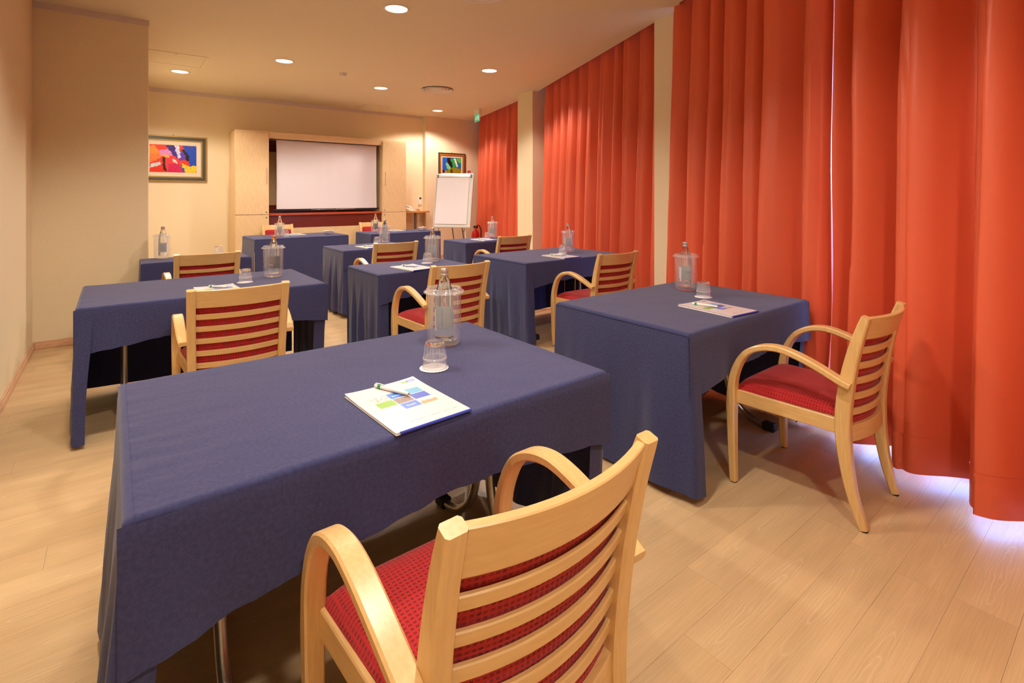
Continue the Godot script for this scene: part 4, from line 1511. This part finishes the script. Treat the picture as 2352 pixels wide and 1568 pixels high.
	var shapes2 = [
		[rgb(20, 96, 190), V2([0, 0, 0.3, 0, 0.4, 0.6, 0.1, 0.8, 0, 0.7])], [rgb(18, 14, 26), V2([0.24, 0, 0.42, 0, 0.6, 0.5, 0.36, 0.8, 0.28, 0.4])],
		[rgb(26, 168, 84), V2([0.4, 0.1, 0.66, 0.04, 0.76, 0.5, 0.56, 0.64, 0.5, 0.3])], [rgb(236, 244, 240), V2([0.6, 0.05, 0.7, 0.06, 0.84, 0.55, 0.76, 0.6])],
		[rgb(98, 190, 70), V2([0.72, 0.05, 1, 0, 1, 0.4, 0.86, 0.3])], [rgb(18, 120, 170), V2([0.84, 0.35, 1, 0.3, 1, 0.7, 0.88, 0.7])],
		[rgb(120, 206, 150), V2([0.16, 0.4, 0.26, 0.3, 0.5, 0.75, 0.3, 0.85])], [rgb(150, 140, 30), V2([0.3, 0.75, 0.6, 0.62, 1, 0.7, 1, 1, 0.2, 1])],
		[rgb(60, 76, 24), V2([0.4, 0.8, 0.5, 0.68, 0.56, 0.95, 0.44, 1])], [rgb(230, 130, 40), V2([0.08, 0.94, 0.2, 0.82, 0.24, 0.9, 0.12, 1])], [rgb(40, 20, 50), V2([0, 0.78, 0.14, 0.84, 0.1, 1, 0, 1])]]
	var p2 = mat(Color.WHITE, 0.4)
	p2.albedo_texture = tex(paint(220, 180, rgb(24, 110, 150), shapes2, 81))
	framed("framed_painting", "abstract painting in blue and green in an orange wood frame behind the flip chart", P(5.85, 2.01, 9.64), 0.68, 0.54, [[0.02, 0.030, M.darkwood], [0.045, 0.024, M.orangewood], [0.035, 0.010, M.linen]], p2)

	# thermostat
	t = thing("thermostat", "narrow white wall thermostat with a small dark display", "thermostat", P(5.13, 1.24, 9.76))
	st = mb(); box(st, Vector3(0, 0.0, 0.010), Vector3(0.075, 0.16, 0.02), 0.003); obj("case", st, M.white, t)
	st = mb(); box(st, Vector3(0.006, 0.052, 0.0205), Vector3(0.046, 0.042, 0.003), 0.001); obj("display", st, mat(rgb(60, 54, 48), 0.2), t)
	st = mb(); box(st, Vector3(0, -0.09, 0.008), Vector3(0.066, 0.025, 0.014), 0.002); obj("base_plate", st, M.cream, t)

	# telephone shelf with its post, telephone
	t = thing("telephone_shelf", "rounded wooden wall shelf on a steel post beside the right cabinet", "shelf", P(4.9, 0, 9.76))
	st = mb()
	var out = []
	for k in 20:
		var a = PI * k / 19.0
		out.append(Vector2(4.9 + 0.31 * cos(a), 9.50 - 0.18 * sin(a)))
	out.append(Vector2(4.59, 9.745)); out.append(Vector2(5.21, 9.745))
	var loc = []
	for q in out: loc.append(Vector2(q.x - 4.9, q.y - 9.76))
	extrude_plan(st, loc, 1.0, 1.03)
	obj("shelf_board", st, M.shelf, t)
	st = mb(); box(st, Vector3(0.02, 1.045, 0.022), Vector3(0.4, 0.03, 0.012), 0.002); obj("back_lip", st, M.shelf, t)
	st = mb(); tube(st, [Vector3(-0.03, 0.0, 0.30), Vector3(-0.03, 1.0, 0.30)], 0.026, 16); obj("post", st, M.greysteel, t)
	st = mb(); lathe(st, [Vector2(0, 0), Vector2(0.12, 0), Vector2(0.12, 0.006), Vector2(0.03, 0.014), Vector2(0, 0.014)], 28, Vector3(-0.03, 0, 0.30)); obj("floor_plate", st, M.greysteel, t)
	t = thing("telephone", "cream desk telephone with a coiled cord on the wall shelf", "telephone", P(4.76, 1.031, 9.47), 0.3)
	st = mb()
	st.set_smooth_group(-1)
	var pr = [Vector2(-0.10, 0.0), Vector2(0.10, 0.0), Vector2(0.10, 0.02), Vector2(-0.10, 0.06)]
	for k in 4:
		var q0: Vector2 = pr[k]
		var q1: Vector2 = pr[(k + 1) % 4]
		quad(st, Vector3(-0.08, q0.y, q0.x), Vector3(-0.08, q1.y, q1.x), Vector3(0.08, q1.y, q1.x), Vector3(0.08, q0.y, q0.x))
	for sx in [-0.08, 0.08]: quad(st, Vector3(sx, 0, -0.10), Vector3(sx, 0, 0.10), Vector3(sx, 0.02, 0.10), Vector3(sx, 0.06, -0.10))
	obj("base", st, M.cream, t)
	st = mb()
	tube(st, bend([Vector3(-0.05, 0.052, 0.09), Vector3(-0.05, 0.085, 0.06), Vector3(-0.05, 0.095, 0.0), Vector3(-0.05, 0.11, -0.06), Vector3(-0.05, 0.082, -0.10)], 5), 0.017, 12)
	obj("handset", st, M.white, t)
	st = mb()
	var coil = []
	for k in 130:
		var ff = k / 129.0
		var a = ff * TAU * 13.0
		var cxp = Vector3(0.07 + 0.03 * ff, 0.05 - 0.30 * ff, 0.12 + 0.03 * sin(ff * 3.0))
		if ff < 0.12: cxp.y = 0.05
		coil.append(cxp + Vector3(cos(a) * 0.009, 0, sin(a) * 0.009))
	tube(st, coil, 0.003, 6)
	obj("coiled_cord", st, M.cream, t)

	# flip chart facing into the room
	var fyaw = deg_to_rad(-54.0)
	t = thing("flip_chart", "white flip chart easel with a blank paper pad beside the curtain", "flip chart", P(5.09, 0, 8.33), fyaw)
	var tilt = Basis(Vector3.RIGHT, deg_to_rad(-10.0))
	var roll = Basis(Vector3(0, 0, 1), deg_to_rad(0.0))
	var c0 = Vector3(0, 1.255, 0)
	st = mb(); box(st, c0, Vector3(0.74, 1.0, 0.012), 0.002, tilt); obj("board", st, M.board, t)
	st = mb()
	for s in [-1, 1]:
		box(st, c0 + tilt * Vector3(s * 0.372, 0, 0.0), Vector3(0.024, 1.02, 0.03), 0.006, tilt)
		box(st, c0 + tilt * Vector3(0, s * 0.51, 0.0), Vector3(0.768, 0.024, 0.03), 0.006, tilt)
	obj("frame", st, M.alu, t)
	st = mb(); box(st, c0 + tilt * Vector3(0, 0.47, 0.02), Vector3(0.70, 0.05, 0.022), 0.006, tilt); obj("clamp_bar", st, M.alu, t)
	st = mb()
	for s in [-1, 1]: box(st, c0 + tilt * Vector3(s * 0.335, 0.47, 0.024), Vector3(0.03, 0.06, 0.026), 0.006, tilt)
	obj("clamp_end", st, M.greysteel, t)
	st = mb()
	grid(st, func(u, v):
		var x = -0.345 + 0.65 * u
		var yv = lerpf(0.445, -0.455, v)
		var z = 0.017 + 0.004 * sin(x * 7.0 + v * 30.0) * exp(-v * 9.0) * (0.4 + u) + 0.004 * v
		return c0 + tilt * Vector3(x, yv, z), 20, 30)
	obj("paper_pad", st, M.paper, t)
	for s in [-1.0, 1.0]:
		st = mb()
		tube(st, [c0 + tilt * Vector3(s * 0.27, -0.5, -0.02), Vector3(s * 0.36, 0.012, 0.26)], 0.011, 10)
		var lg = obj("leg", st, M.alu, t)
		st = mb()
		tube(st, [c0 + tilt * Vector3(s * 0.27, -0.54, 0.0), c0 + tilt * Vector3(s * 0.245, -0.60, 0.02), c0 + tilt * Vector3(s * 0.255, -0.585, 0.03)], 0.008, 8)
		obj("clip", st, M.greysteel, lg)
	for s in [-1.0, 1.0]:
		st = mb()
		tube(st, [Vector3(s * 0.10, 1.1, -0.06), Vector3(s * 0.11, 0.012, -0.45)], 0.011, 10)
		obj("leg", st, M.greysteel, t)

	# fire extinguisher and its sign, almost hidden between flip chart and curtain
	t = thing("fire_extinguisher", "red fire extinguisher with black hose behind the flip chart", "extinguisher", P(6.18, 0, 9.2))
	st = mb()
	lathe(st, [Vector2(0, 0.0), Vector2(0.078, 0.0), Vector2(0.082, 0.02), Vector2(0.082, 0.50), Vector2(0.07, 0.56), Vector2(0.03, 0.60), Vector2(0.026, 0.64), Vector2(0, 0.64)], 28)
	obj("cylinder", st, M.firered, t)
	st = mb(); tube(st, bend([Vector3(0, 0.66, 0), Vector3(0.07, 0.70, 0.02), Vector3(0.11, 0.60, 0.05), Vector3(0.10, 0.40, 0.06), Vector3(0.09, 0.2, 0.05)], 6), 0.012, 10); obj("hose", st, M.black, t)
	st = mb(); box(st, Vector3(0.0, 0.67, 0.01), Vector3(0.03, 0.05, 0.14), 0.006); obj("valve_lever", st, M.black, t)
	st = mb(); lathe(st, [Vector2(0.083, 0.30), Vector2(0.083, 0.36), Vector2(0.083, 0.42)], 20, Vector3.ZERO, null, 0.4, 2.6); obj("instruction_label", st, M.yellow, t)
	t = thing("extinguisher_sign", "small red and white fire extinguisher sign above the flip chart corner", "sign", P(6.30, 1.86, 9.64))
	st = mb(); box(st, Vector3(0, 0, 0.004), Vector3(0.12, 0.14, 0.006), 0.001); obj("plate", st, M.white, t)
	st = mb(); box(st, Vector3(0, 0, 0.0075), Vector3(0.085, 0.105, 0.002), 0.0005); obj("red_field", st, M.firered, t)
	st = mb(); box(st, Vector3(0.005, -0.01, 0.0088), Vector3(0.022, 0.06, 0.001), 0.0002); obj("pictogram", st, M.white, t)

func framed(called, label, at: Vector3, w: float, h: float, rings: Array, canvas):
	var t = thing(called, label, "painting", at)
	var iw = w
	var ih = h
	var k = 0
	for r in rings:
		var st = mb()
		var b: float = r[0]
		var d: float = r[1]
		for s in [-1, 1]:
			box(st, Vector3(s * (iw / 2 - b / 2), 0, d / 2), Vector3(b, ih, d), 0.003)
			box(st, Vector3(0, s * (ih / 2 - b / 2), d / 2), Vector3(iw - 2 * b, b, d), 0.003)
		obj("mat_board" if r[2] == M.linen else "frame_moulding", st, r[2], t)
		iw -= 2 * b
		ih -= 2 * b
		k += 1
	var st = mb()
	st.set_smooth_group(-1)
	quad(st, Vector3(-iw / 2, ih / 2, 0.006), Vector3(iw / 2, ih / 2, 0.006), Vector3(iw / 2, -ih / 2, 0.006), Vector3(-iw / 2, -ih / 2, 0.006))
	obj("canvas", st, canvas, t)
	st = mb()
	tube(st, [Vector3(0, h / 2, 0.004), Vector3(0, h / 2 + 0.018, 0.006), Vector3(0, h / 2 + 0.022, 0.014)], 0.005, 8)
	obj("hook", st, M.gold, t)

func _ready():
	view_and_light()
	materials()
	build_shell()
	build_ceiling_things()
	build_curtains()
	build_tables()
	build_chairs()
	build_table_things()
	build_screen_wall()
	for o in find_children("*", "Node", true, false):
		if o.has_meta("base_name"): o.remove_meta("base_name")
